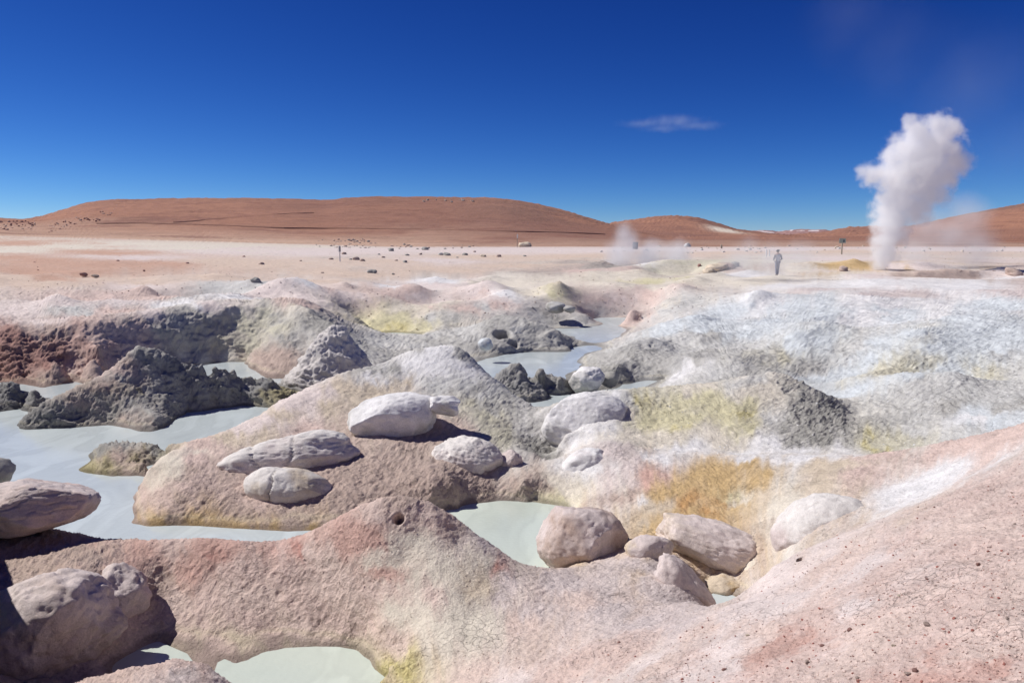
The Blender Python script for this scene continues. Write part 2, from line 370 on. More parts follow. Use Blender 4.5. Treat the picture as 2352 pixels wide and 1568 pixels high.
for u, v, D, h_, r_ in ((440, 690, 41.5, .35, 1.2), (980, 690, 43.5, .3, 1.2), (1080, 690, 44, .35, 1.3), (1210, 680, 45, .35, 1.1), (1430, 695, 44.5, .45, 1.6), (820, 700, 40.5, .3, 1.0), (1350, 690, 45, .3, 1.2), (620, 690, 39, .25, 1.0),
        (200, 700, 35, .3, 1.2), (1560, 800, 28, .35, 1.3), (1720, 800, 28, .35, 1.4), (1940, 840, 23, .35, 1.4), (2130, 860, 21.5, .3, 1.2), (2000, 750, 31, .3, 1.8), (1680, 720, 35.5, .3, 1.5), (2280, 850, 21, .3, 1.4)):
    a0, l0 = ray(u, v)[0], math.log(D)
    dd_ = np.sqrt(((ga[:, None] - a0) * D) ** 2 + ((gl[None] - l0) * D * .9) ** 2)
    ZG -= (h_ * np.exp(-(dd_ / r_) ** 3)).astype(np.float32)


def near_z(az, ln):
    fa = np.clip((az - AZ0) / (AZ1 - AZ0) * (NA - 1), 0, NA - 1.001)
    fl = np.clip((ln - L0) / (L1 - L0) * (NL - 1), 0, NL - 1.001)
    i = fa.astype(np.int64); j = fl.astype(np.int64)
    fa = fa - i; fl = fl - j
    return (ZG[i, j] * (1 - fa) * (1 - fl) + ZG[i + 1, j] * fa * (1 - fl) + ZG[i, j + 1] * (1 - fa) * fl + ZG[i + 1, j + 1] * fa * fl)


# far country: gently rising red plain and hills with the skyline of the photograph
HILLS = [  # (crest distance, foot distance, [(u, v) skyline])
    (760.0, 200.0, [(-500, 470), (-250, 492), (0, 503), (80, 507), (120, 500), (180, 481), (230, 466), (270, 460), (380, 457), (500, 455), (600, 455), (700, 458), (760, 460), (800, 455), (850, 451),
                    (920, 452), (1000, 452), (1080, 454), (1150, 455), (1190, 460), (1220, 465), (1300, 485), (1390, 513), (1450, 530), (1520, 545), (1600, 556)]),
    (1700.0, 700.0, [(1250, 556), (1330, 530), (1390, 512), (1450, 503), (1500, 497), (1540, 495), (1575, 497), (1600, 501), (1640, 514), (1680, 526), (1740, 534), (1800, 540), (1900, 548)]),
    (1300.0, 420.0, [(1700, 560), (1850, 545), (2000, 533), (2060, 520), (2120, 507), (2200, 489), (2280, 473), (2352, 460), (2500, 440), (2900, 420)]),
    (2600.0, 1500.0, [(1740, 545), (1800, 538), (1860, 534), (1890, 531), (1915, 524), (1935, 521), (2010, 519), (2060, 519), (2120, 524), (2200, 535), (2300, 545)]),
    (9000.0, 6000.0, [(1500, 545), (1640, 533), (1690, 527), (1712, 530), (1720, 527), (1735, 529), (1760, 528), (1768, 533), (1785, 531), (1800, 526), (1812, 530), (1826, 525), (1845, 530), (1862, 527),
                      (1880, 529), (1900, 533), (2000, 534), (2300, 538)]),
]


def far_z(az, D):
    u = az * F * 0.985 + CU
    left = np.clip((900 - u) / 900, 0, 1.5)
    z_at = lambda D_, lf_: np.interp(D_, [100, 130, 160, 250, 500, 1000, 3000, 9000, 14000], [2.9, 3.0, 2.6, 3.3, 4.2, 4.6, 6.0, 10, 12]) + lf_ * np.interp(D_, [110, 160, 400, 800], [1.2, 2.4, 6, 2])
    z = z_at(D, left)
    add = np.zeros_like(D)
    for Dc, Df, sk in HILLS:
        us, vs = zip(*sk)
        vc = np.interp(u, us, vs)
        uu = np.array([u - 12, u + 12])
        vc = 0.5 * vc + 0.25 * np.interp(uu[0], us, vs) + 0.25 * np.interp(uu[1], us, vs)
        a = -(vc - CV) / F
        hc = H + (-sp + a * cp) / (cp + a * sp) * Dc
        base = z_at(np.full_like(D, Dc), left)
        t = np.clip((D - Df) / (Dc - Df), 0, None)
        prof = np.where(t < 1, t * t * (3 - 2 * t) * 0.55 + 0.45 * t ** 1.5, np.maximum(1 - ((t - 1) / 0.9) ** 2, 0))
        add = np.maximum(add, np.clip(hc - base, 0, None) * prof)
    return z + add


def terr_z(az, ln):
    D = np.exp(ln)
    zn = near_z(az, np.minimum(ln, L1 - 1e-3))
    w = np.clip((D - 105) / 25, 0, 1); w = w * w * (3 - 2 * w)
    zf = far_z(az, D)
    return zn * (1 - w) + zf * w


# rows of the ground sheet are spent where the surface turns most
NCOL, NROW, NF = 1080, 1080, 3400
caz = np.linspace(-0.80, 0.80, NCOL)
lf = np.concatenate([np.linspace(math.log(2.6), math.log(120), 2700, endpoint=False), np.linspace(math.log(120), math.log(14000), NF - 2700)])
AZF, LF = np.meshgrid(caz, lf, indexing='ij')
ZF = terr_z(AZF.ravel(), LF.ravel()).reshape(NCOL, NF)
DF = np.exp(LF)
rt = (ZF - H) / DF
dr = np.diff(rt, axis=1)
dens = np.where(dr > 0, dr, -0.45 * dr) + 0.022 * np.diff(LF, axis=1) * np.where(DF[:, 1:] < 130, 1.0, 0.55)
k = 9
pad = np.pad(dens, ((k, k), (0, 0)), mode='edge')
cs = np.cumsum(np.pad(pad, ((1, 0), (0, 0))), axis=0)
dens = (cs[2 * k + 1:] - cs[:-2 * k - 1]) / (2 * k + 1)
cum = np.concatenate([np.zeros((NCOL, 1)), np.cumsum(dens, axis=1)], axis=1)
VL = np.empty((NCOL, NROW))
for i in range(NCOL):
    VL[i] = np.interp(np.linspace(0, cum[i, -1], NROW), cum[i], lf)
VA = np.repeat(caz[:, None], NROW, axis=1)
VZ = terr_z(VA.ravel(), VL.ravel()).reshape(NCOL, NROW)
VD = np.exp(VL)
P = np.stack([VA * VD, VD, VZ], -1)

# ------------------------------------------------------------------ colour keys placed on the surface
PAL = {  # colour in full sun (8 bit), roughness of relief 0..1
    'pink': ((223, 201, 189), .4), 'rose': ((217, 193, 182), .42), 'red': ((207, 171, 158), .4), 'deep': ((194, 142, 130), .45), 'white': ((236, 233, 231), .25), 'bwhite': ((215, 220, 222), .3),
    'lgrey': ((208, 206, 201), .4), 'grey': ((184, 181, 175), .48), 'mgrey': ((172, 169, 162), .55), 'dgrey': ((168, 165, 159), .72), 'dark': ((148, 147, 146), .8), 'cream': ((230, 220, 203), .3),
    'yel': ((219, 211, 174), .35), 'sulf': ((208, 196, 140), .5), 'ochre': ((206, 176, 128), .4), 'orange': ((200, 158, 108), .5), 'tan': ((214, 198, 176), .35), 'sand': ((222, 200, 181), .15),
    'brick': ((208, 170, 148), .15), 'brown': ((192, 171, 159), .5), 'mauve': ((214, 200, 195), .4), 'palepink': ((230, 215, 208), .2), 'olive': ((172, 162, 124), .6), 'redbr': ((172, 134, 124), .65),
    'bone': ((229, 223, 217), .3), 'gyel': ((210, 204, 182), .42),
}
KEYS = []


def key(region, pal, *uv):
    for u, v in uv:
        KEYS.append((u, v, pal, region))


key('slope', 'rose', (2352, 1568), (2100, 1500), (1800, 1530), (1600, 1500), (2200, 1400), (2000, 1350), (1900, 1420), (2250, 1250), (2352, 1150), (1450, 1490), (1300, 1540), (2050, 1260), (2250, 1130))
key('slope', 'pink', (2000, 1460), (1750, 1450), (2352, 1350), (2150, 1230), (2300, 1200), (1500, 1540), (1100, 1545), (1900, 1300), (2352, 1450), (1640, 1440))
key('slope', 'palepink', (1960, 1395), (1480, 1525), (1200, 1552), (1680, 1480))
key('slope', 'palepink', (1740, 1370), (1775, 1330), (1850, 1310), (1800, 1380), (2000, 1290), (1730, 1395))
key('slope', 'red', (1850, 1470), (2100, 1560), (2300, 1540), (1760, 1500))
key('rosy_ridge', 'rose', (400, 1260), (560, 1300), (650, 1330), (480, 1400), (560, 1430), (700, 1400), (420, 1440), (620, 1470), (780, 1430), (500, 1500))
key('rosy_ridge', 'pink', (720, 1270), (600, 1370), (860, 1350), (760, 1340), (700, 1440), (850, 1180), (390, 1400), (980, 1180), (1000, 1380), (1350, 1380), (1200, 1420), (900, 1480))
key('rosy_ridge', 'red', (480, 1265), (500, 1285), (330, 1262), (700, 1250), (820, 1230), (850, 1245), (780, 1255), (300, 1300), (880, 1320), (440, 1320))
key('rosy_ridge', 'deep', (490, 1275), (690, 1262), (1150, 1300))
key('rosy_ridge', 'cream', (880, 1270), (920, 1330), (860, 1300), (1120, 1290), (950, 1430), (1040, 1380), (960, 1250), (1030, 1290), (1060, 1330), (1000, 1450), (1050, 1430), (900, 1410), (970, 1400), (1080, 1420))
key('rosy_ridge', 'mauve', (1150, 1380), (1250, 1400), (1300, 1340), (1420, 1400), (1100, 1260), (1480, 1430), (1550, 1440), (1180, 1330))
key('rosy_ridge', 'sulf', (878, 1520), (890, 1540), (930, 1545))
key('rosy_ridge', 'tan', (370, 1470), (400, 1490), (1100, 1350), (830, 1490), (660, 1480), (560, 1490))
key('rosy_ridge', 'brown', (340, 1350), (200, 1280), (60, 1290), (130, 1260), (520, 1520))
key('left_mound', 'rose', (350, 1525), (450, 1535), (250, 1550))
key('left_mound', 'mauve', (420, 1550), (500, 1560))
key('boulder_mound', 'tan', (760, 940), (650, 960), (850, 900), (560, 1000), (900, 880), (780, 900))
key('boulder_mound', 'palepink', (720, 910), (600, 970), (660, 930))
key('boulder_mound', 'white', (1000, 805), (1040, 806), (960, 822), (1062, 832), (900, 847), (1010, 850), (1020, 830), (970, 850), (1060, 850), (940, 840), (850, 870))
key('boulder_mound', 'lgrey', (1070, 880), (1120, 910), (1000, 890))
key('boulder_mound', 'grey', (1150, 940), (1200, 960), (1230, 1000), (1090, 900), (1180, 920))
key('boulder_mound', 'gyel', (1130, 960), (1160, 1000), (1080, 930))
key('boulder_mound', 'brown', (700, 1050), (850, 1080), (900, 1130), (800, 1150), (650, 1180), (540, 1190), (450, 1160), (950, 1150), (1100, 1130), (700, 1190), (420, 1090), (960, 1010), (1000, 1110), (780, 1100), (930, 980))
key('boulder_mound', 'rose', (440, 1060), (420, 1120), (380, 1150), (480, 1030), (500, 1140), (600, 1160), (1000, 975), (1040, 1000), (720, 1010))
key('boulder_mound', 'cream', (380, 1060), (370, 1090), (455, 1045), (350, 1110))
key('boulder_mound', 'ochre', (700, 1215), (620, 1212), (540, 1208), (460, 1203), (360, 1205))
key('boulder_mound', 'mgrey', (1250, 1045), (1240, 1030))
key('yellow_mound', 'white', (1300, 960), (1340, 930), (1290, 1000), (1380, 930), (1420, 910), (1350, 980), (1560, 1030), (1700, 1040), (1850, 1035), (1760, 1020), (1330, 1015))
key('yellow_mound', 'yel', (1520, 940), (1580, 960), (1650, 950), (1700, 930), (1490, 960), (1600, 920), (1700, 980))
key('yellow_mound', 'cream', (1450, 950), (1530, 1000), (1650, 1010), (1460, 1010), (1620, 890), (1740, 900), (1420, 1000))
key('yellow_mound', 'sulf', (1480, 915), (1690, 950), (1560, 975))
key('yellow_mound', 'lgrey', (1720, 880), (1450, 915), (1760, 960))
key('yellow_mound', 'dgrey', (1820, 900), (1860, 930), (1900, 960), (1930, 990), (1840, 960), (1800, 885))
key('yellow_mound', 'mgrey', (1830, 1010), (1880, 1000), (1940, 1020), (1800, 980))
key('yellow_mound', 'sulf', (1985, 1020))
key('ochre_ridge', 'ochre', (1530, 1130), (1600, 1100), (1680, 1160), (1760, 1090), (1600, 1200), (1540, 1210), (1560, 1120), (1620, 1140), (1650, 1090), (1720, 1120), (1560, 1180), (1700, 1070), (1500, 1200), (1640, 1110))
key('ochre_ridge', 'orange', (1612, 1183), (1650, 1150), (1580, 1150))
key('ochre_ridge', 'tan', (1800, 1080), (1750, 1150), (1900, 1080), (1500, 1160), (1850, 1130), (1480, 1200))
key('ochre_ridge', 'rose', (2000, 1050), (2150, 1035), (2250, 1010), (1960, 1100), (2330, 985))
key('ochre_ridge', 'mauve', (1450, 1055), (1420, 1080), (1400, 1035), (1440, 1110), (1480, 1070))
key('ochre_ridge', 'red', (1490, 1085), (1470, 1105))
key('ochre_ridge', 'white', (1330, 1060), (1360, 1080), (1480, 1150), (1500, 1048), (1700, 1056), (1850, 1054), (2200, 1080), (2120, 1110))
key('ochre_ridge', 'cream', (1290, 1110), (1330, 1130), (1690, 1150), (1800, 1170))
key('ochre_ridge', 'yel', (1265, 1142), (1300, 1150), (1660, 1140))
key('ochre_ridge', 'brown', (1420, 1140), (1240, 1120), (1470, 1260), (1780, 1200))
key('ochre_ridge', 'mauve', (1550, 1340), (1500, 1300), (1600, 1380), (1440, 1290), (1830, 1230))
key('white_slope', 'bwhite', (1700, 700), (1800, 700), (1900, 720), (2050, 710), (2200, 730), (2100, 760), (2000, 790), (1650, 720), (2300, 700), (1750, 740), (2150, 800), (2300, 760), (1600, 730), (1950, 860), (1850, 780), (2050, 730), (1700, 760), (2250, 950), (2290, 960))
key('white_slope', 'white', (1800, 655), (2000, 650), (1740, 690), (2200, 660), (2050, 690), (2000, 730), (2240, 960), (1560, 860))
key('white_slope', 'mauve', (1900, 665), (2100, 675), (2300, 670), (2000, 680))
key('white_slope', 'lgrey', (1700, 800), (2250, 880), (2150, 900), (1540, 790), (2100, 960), (2300, 810))
key('white_slope', 'grey', (1600, 830), (1680, 860), (1740, 820), (1530, 850), (1580, 800), (2180, 940), (1850, 850))
key('white_slope', 'lgrey', (1600, 800), (1650, 850), (2300, 900), (2150, 900), (1900, 840), (1540, 790), (2330, 850), (1850, 860), (2200, 1000), (2100, 990), (1950, 800))
key('white_slope', 'grey', (1560, 830), (1450, 810), (1400, 820), (1620, 770), (2080, 960), (1480, 850), (1720, 840), (2320, 930))
key('white_slope', 'mgrey', (1420, 850), (1440, 870), (1370, 830), (1330, 845))
key('white_slope', 'gyel', (1790, 820), (2050, 850), (2050, 1010), (2280, 860))
key('white_slope', 'bwhite', (1960, 900), (2100, 860), (1880, 870), (2000, 830), (2150, 850), (2200, 780), (2350, 780), (1550, 760), (1600, 760), (2300, 800))
key('white_slope', 'sulf', (2010, 1000), (2020, 1030))
key('cave_mound', 'lgrey', (1050, 770), (1100, 760), (1200, 765), (1000, 780), (1080, 790))
key('cave_mound', 'grey', (1150, 750), (1250, 770), (1220, 790), (1300, 780), (1140, 800), (1090, 812))
key('cave_mound', 'grey', (1160, 728), (1190, 790), (1070, 820), (1130, 780), (1020, 742), (1310, 745), (1280, 795))
key('grey_mound', 'grey', (850, 800), (900, 820), (820, 780), (950, 810), (860, 850), (980, 790))
key('grey_mound', 'lgrey', (800, 780), (870, 785), (940, 790))
key('dark_rock', 'dark', (1240, 870), (1270, 880), (1170, 860), (1210, 885))
key('dark_rock', 'dgrey', (1200, 850), (1230, 850), (1290, 880))
key('crater_wall', 'gyel', (480, 740), (560, 750), (420, 770), (500, 780), (600, 730), (540, 800), (640, 760))
key('crater_wall', 'grey', (400, 740), (650, 740), (690, 730), (450, 800), (680, 790), (720, 760))
key('crater_wall', 'mgrey', (350, 760), (470, 730), (740, 745), (700, 720), (330, 800))
key('crater_wall', 'redbr', (120, 800), (60, 790), (30, 830), (90, 840), (20, 780))
key('crater_wall', 'red', (170, 790), (200, 830), (230, 800), (190, 850))
key('crater_wall', 'rose', (150, 860), (280, 760), (210, 770), (290, 790), (250, 850))
key('crater_wall', 'brown', (600, 830), (620, 850), (650, 825))
key('crater_wall', 'brown', (120, 870), (280, 830), (640, 860), (100, 760))
key('spire_mound', 'dgrey', (350, 840), (420, 860), (480, 870), (540, 880), (380, 900), (310, 820))
key('spire_mound', 'dark', (440, 840), (330, 830), (400, 840), (500, 890), (560, 900), (600, 890), (70, 970), (120, 960))
key('spire_mound', 'grey', (300, 860), (260, 880), (280, 930), (330, 950), (310, 900), (290, 840))
key('spire_mound', 'mgrey', (200, 920), (150, 940), (240, 950), (350, 970), (390, 940))
key('spire_mound', 'brown', (220, 900), (180, 930), (300, 970))
key('spire_mound', 'olive', (620, 912), (260, 910), (640, 905))
key('low_islet', 'dark', (30, 900), (60, 920), (80, 905), (10, 930))
key('mud_islet', 'dgrey', (280, 1030), (230, 1040), (340, 1030))
key('mud_islet', 'olive', (240, 1075), (300, 1070), (360, 1030), (210, 1080))
key('mud_islet', 'brown', (310, 1080), (260, 1060))
key('ground', 'yel', (840, 740), (880, 735), (920, 745), (970, 750), (1290, 678), (1500, 645), (860, 750))
key('ground', 'sulf', (850, 755), (900, 753))
key('ground', 'cream', (900, 715), (950, 730), (1000, 700), (1100, 650), (1300, 650), (1250, 680), (1500, 660), (1560, 640), (1650, 630), (1450, 635), (1200, 655), (700, 720), (1540, 700), (1400, 650), (800, 720), (1700, 640), (1740, 645), (1850, 615), (1800, 600), (1550, 620))
key('ground', 'palepink', (700, 690), (620, 680), (800, 680), (950, 690), (1150, 690), (1450, 690), (500, 700), (300, 660), (0, 720), (100, 690), (1000, 660), (650, 660), (1900, 620), (2100, 610), (2300, 625), (1900, 595), (2000, 635), (1100, 670), (250, 690), (350, 720), (60, 740))
key('ground', 'rose', (750, 665), (950, 675), (1120, 680), (900, 680), (1000, 710), (1480, 685), (1050, 720), (330, 680), (200, 690), (1400, 700), (700, 700), (240, 720), (1370, 725), (1450, 728))
key('ground', 'rose', (1150, 705), (920, 670), (330, 690), (1350, 620))
key('ground', 'lgrey', (1000, 735), (1100, 715), (1400, 710), (1530, 720), (1560, 700), (150, 715), (430, 685), (1250, 740), (1350, 745), (590, 650), (540, 670))
key('ground', 'white', (880, 655), (1180, 675), (700, 655), (560, 685), (480, 705), (1500, 610), (1000, 650), (400, 700), (1680, 630), (2320, 635))
key('ground', 'sand', (300, 650), (500, 640), (800, 630), (1000, 620), (1200, 610), (600, 610), (900, 600), (1300, 590), (1500, 580), (1700, 580), (1900, 577), (2200, 580), (100, 655), (0, 640), (1100, 590), (500, 600), (750, 650), (200, 640))
key('ground', 'palepink', (700, 580), (850, 575), (1100, 577), (1600, 575), (1400, 575), (2100, 572), (2300, 574), (500, 575), (300, 590), (400, 550), (1250, 575), (1800, 573), (1000, 600))
key('ground', 'brick', (100, 600), (50, 620), (200, 610), (0, 590), (250, 580), (150, 625), (50, 560), (350, 605), (120, 640))
key('ground', 'cream', (150, 565), (300, 560), (0, 575), (250, 545), (550, 560), (450, 570))
key('ground', 'ochre', (1960, 605), (1980, 612))
key('ground', 'brown', (2150, 632), (2200, 632), (1390, 608), (1650, 612), (1680, 615), (2120, 634), (1350, 612))
key('ground', 'dgrey', (1380, 607), (1398, 612), (1360, 612))
key('ground', 'gyel', (1510, 620), (1560, 622), (1580, 610))

kk = []
lnf = lf[:2750]
for u, v, pal, reg in KEYS:
    ax, az = ray(u, v)
    zs = terr_z(np.full(len(lnf), ax), lnf)
    rr = H + az * np.exp(lnf)
    hit = np.nonzero(zs >= rr)[0]
    j = hit[0] if len(hit) else len(lnf) - 1
    kk.append((ax, lnf[j], float(zs[j])))
kk = np.array(kk, np.float32)
kcol = np.array([np.concatenate([lin(PAL[p][0]), [PAL[p][1]]]) for _, _, p, _ in KEYS], np.float32)
REG = sorted(set(k_[3] for k_ in KEYS))
kstr = np.array([{'red': .7, 'deep': .4, 'sulf': .3, 'orange': .8, 'yel': .7}.get(k_[2], 1.0) for k_ in KEYS], np.float32)
kreg = np.array([REG.index(k_[3]) for k_ in KEYS])

Pf = P.reshape(-1, 3).astype(np.float32)
fa, fl_, fz = VA.ravel().astype(np.float32), VL.ravel().astype(np.float32), VZ.ravel().astype(np.float32)
near_mask = np.exp(fl_) < 140
idx = np.nonzero(near_mask)[0]
Pn = Pf[idx]
Dn = np.exp(fl_[idx])
scl = np.clip(Dn * 0.045, 0.25, 3.0).astype(np.float32)
wp = Pn / scl[:, None]
w1 = fbm(wp, 1.0, 6, 0.72, 3.1) * 0.016
w2 = fbm(wp, 1.0, 6, 0.72, 8.6) * 0.016
mot = np.stack([fbm(wp, 1.6, 6, 0.75, 20.0 + 7.7 * q_) for q_ in range(5)], 1)
kch = np.array([sorted(PAL).index(k_[2]) % 5 for k_ in KEYS])
rgba = np.zeros((len(Pf), 4), np.float32)
region = np.zeros(len(Pf), np.int32)
for s in range(0, len(idx), 40000):
    ii = idx[s:s + 40000]
    a = fa[ii] + w1[s:s + 40000]; l = fl_[ii] + w2[s:s + 40000] * 1.5; z = fz[ii]
    d = (a[:, None] - kk[None, :, 0]) ** 2
    dl = (l[:, None] - kk[None, :, 1])
    d += dl * dl * 0.7
    dz = (z[:, None] - kk[None, :, 2]) / np.exp(kk[None, :, 1])
    d += 4.0 * dz * dz
    w = 1.0 / (d + 6e-5) ** 1.7
    region[ii] = kreg[np.argmax(w, axis=1)]
    w = w * kstr[None] * np.exp(1.6 * mot[s:s + 40000])[:, kch]
    rgba[ii] = (w @ kcol) / w.sum(1, keepdims=True)

# wet mud and a pale crust line at the pool margins
zz_ = fz + .03 * vnoise(Pf[:, 0] * 4, Pf[:, 1] * 4, Pf[:, 2] * 4)
wet = np.clip((.075 - zz_) / .04, 0, 1) * near_mask
rgba[:, :3] *= (1 - .42 * wet)[:, None]
rim_ = np.exp(-((zz_ - .10) / .022) ** 2) * near_mask * .25
rgba[:, :3] = rgba[:, :3] * (1 - rim_)[:, None] + lin((226, 214, 178)).astype(np.float32)[None] * rim_[:, None]

# far colours
fidx = np.nonzero(~near_mask)[0]
Pq = Pf[fidx]
Dq = np.exp(fl_[fidx])
u_f = fa[fidx] * F * 0.985 + CU
hill = lin((176, 128, 104)).astype(np.float32); hill2 = lin((150, 110, 94)).astype(np.float32); pale = lin((212, 178, 154)).astype(np.float32); dk = lin((140, 98, 84)).astype(np.float32)
nz = fbm(Pq * np.array([1, 0.5, 3.0], np.float32), 150.0, 6, 0.62, 2.2) * 1.3
nz2 = fbm(Pq, 22.0, 4, 0.6, 5.2)
c = hill[None] * (1 - np.clip(nz * 0.5 + 0.4, 0, 1)[:, None]) + hill2[None] * np.clip(nz * 0.5 + 0.4, 0, 1)[:, None]
t = np.clip((260 + 190 * np.clip((1100 - u_f) / 1100, 0, 1) - Dq) / 160 + nz * 0.35, 0, 1)[:, None]
t = np.maximum(t, np.clip((330 - Dq) / 190 + nz * .3, 0, 1)[:, None] * np.clip((1250 - u_f) / 300, 0, 1)[:, None] * 1.6)
t = np.clip(t, 0, 1.55)
c = c * (1 - t * 0.6) + pale[None] * t * 0.6
t = np.clip(nz2 - 0.25, 0, 0.6)[:, None]
c = c * (1 - t) + dk[None] * t
greyish = (np.clip((u_f - 1000) / 220, 0, 1) * np.clip((1480 - u_f) / 120, 0, 1) * np.clip((Pq[:, 2] - 9) / 14, 0, 1) * np.clip(.55 + .9 * nz, 0, 1))[:, None]  # darker grey brown zones: big hill's right flank, upper right-hand hill
greyish = np.maximum(greyish, (np.clip((u_f - 2080) / 200, 0, 1) * np.clip((Pq[:, 2] - 22) / 25, 0, 1) * np.clip(.5 + .9 * nz, 0, 1) * (Dq < 2000))[:, None])
c = c * (1 - .6 * greyish) + lin((128, 104, 94)).astype(np.float32)[None] * .6 * greyish
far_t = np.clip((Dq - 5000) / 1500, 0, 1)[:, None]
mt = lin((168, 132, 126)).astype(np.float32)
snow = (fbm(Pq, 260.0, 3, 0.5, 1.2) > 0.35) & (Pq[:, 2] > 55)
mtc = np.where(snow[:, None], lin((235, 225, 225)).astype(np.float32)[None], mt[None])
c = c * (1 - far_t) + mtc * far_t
# pale salt patch at the foot of the second hill
sal = np.exp(-((u_f - 1655) / 34) ** 2 - ((Dq - 1180) / 120) ** 2)[:, None]
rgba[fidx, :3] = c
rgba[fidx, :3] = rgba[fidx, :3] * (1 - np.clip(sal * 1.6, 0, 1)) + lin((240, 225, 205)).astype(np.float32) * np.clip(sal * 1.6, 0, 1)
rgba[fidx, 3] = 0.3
# blend where the near sheet meets the far country
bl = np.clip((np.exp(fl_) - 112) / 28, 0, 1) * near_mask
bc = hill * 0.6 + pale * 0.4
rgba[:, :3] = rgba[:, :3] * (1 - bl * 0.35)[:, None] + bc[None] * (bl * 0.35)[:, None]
region[fidx] = len(REG)
NREG = REG + ['far']

# ------------------------------------------------------------------ relief along the surface normal
du = np.gradient(P, axis=0); dv = np.gradient(P, axis=1)
N = np.cross(du, dv)
N /= np.linalg.norm(N, axis=-1, keepdims=True) + 1e-12
N = np.where(N[..., 2:3] < 0, -N, N).reshape(-1, 3).astype(np.float32)
rough = rgba[:, 3]
Df_ = np.exp(fl_)
disp = np.zeros(len(Pf), np.float32)
nearD = Df_ < 140
ii = np.nonzero(nearD)[0]
Pi = Pf[ii]; ri = rough[ii]; Di = Df_[ii]
above = np.clip((Pi[:, 2] + 0.02) / 0.12, 0.0, 1.0)
big = fbm(Pi, 0.9, 3, 0.5, 1.0)
lump = fbm(Pi, 0.42, 4, 0.55, 4.0, ridged=True)
lump2 = fbm(Pi, 0.10, 3, 0.65, 9.0, ridged=True)
patch = fbm(Pi, 1.4, 3, 0.6, 27.0)
ero = fbm(Pi * np.array([1, 1, 1.8], np.float32), 1.7, 4, 0.6, 15.0, ridged=True)
fine = fbm(Pi, 0.11, 3, 0.6, 6.0)
disp[ii] = above * (0.022 * big * (0.4 + ri) + 0.085 * np.clip(ri - 0.42, 0, 1) * (lump - 0.3) * (.35 + .65 * np.clip(patch + .55, 0, 1)) * np.clip(Di / 16, 0.5, 1.5) + 0.055 * np.clip(ri - .3, 0, .3) * (lump2 - .2) * np.clip((34 - Di) / 10, 0, 1) + 0.08 * (ero - .2) * np.clip((Di - 12) / 15, 0, 1) * np.clip((50 - Di) / 14, 0, 1) * (.25 + 1.2 * ri) + 0.17 * fbm(Pi, 3.4, 2, 0.45, 12.0) * np.clip((Di - 30) / 10, 0, 1) * np.clip((75 - Di) / 22, 0, 1) + 0.014 * (0.35 + 1.3 * ri) * fine * np.clip(Di / 12, 0.6, 2.0) * np.clip((48 - Di) / 16, 0, 1))
jj = np.nonzero(~nearD)[0]
Pj = Pf[jj]
disp[jj] = np.clip(Df_[jj] / 900.0, 0.15, 3) * (fbm(Pj, 60.0, 4, 0.5, 3.0) * 0.9 + fbm(Pj, 9.0, 3, 0.6, 2.0) * 0.35)
far9 = np.clip((Df_[jj] - 5000) / 2000, 0, 1)
disp[jj] += far9 * fbm(Pj, 420.0, 4, 0.6, 7.0) * 10
Pd = Pf + N * disp[:, None]


def surf_point(u, v):
    """where the picture direction (u, v) meets the smooth ground"""
    ax, az = ray(u, v)
    zs = terr_z(np.full(len(lf), ax), lf)
    rr = H + az * np.exp(lf)
    hit = np.nonzero(zs >= rr)[0]
    j = hit[0] if len(hit) else len(lf) - 1
    D = math.exp(lf[j])
    return Vector((ax * D, D, float(zs[j])))


def gz(x, y):
    return float(terr_z(np.array([x / y]), np.array([math.log(y)]))[0])


# the vent hole in the rosy ridge, the cave in the grey mound, small holes
for u, v, rad, dep in ((916, 1192, 0.055, 0.22), (1152, 771, 0.32, 0.7), (1178, 795, 0.2, 0.35), (1840, 1283, 0.04, 0.1), (2070, 768, 0.07, 0.12)):
    c0 = surf_point(u, v)
    dd = np.sqrt(((Pd - np.array(c0, np.float32)) ** 2).sum(1))
    m = np.exp(-(dd / rad) ** 4) * dep
    dirv = np.array((0, 0.75, -0.66), np.float32)
    Pd += m[:, None] * dirv[None]

# ------------------------------------------------------------------ materials
def nodes_of(name):
    m = bpy.data.materials.new(name)
    m.use_nodes = True
    nt = m.node_tree
    return m, nt.nodes, nt.links, nt.nodes['Principled BSDF']


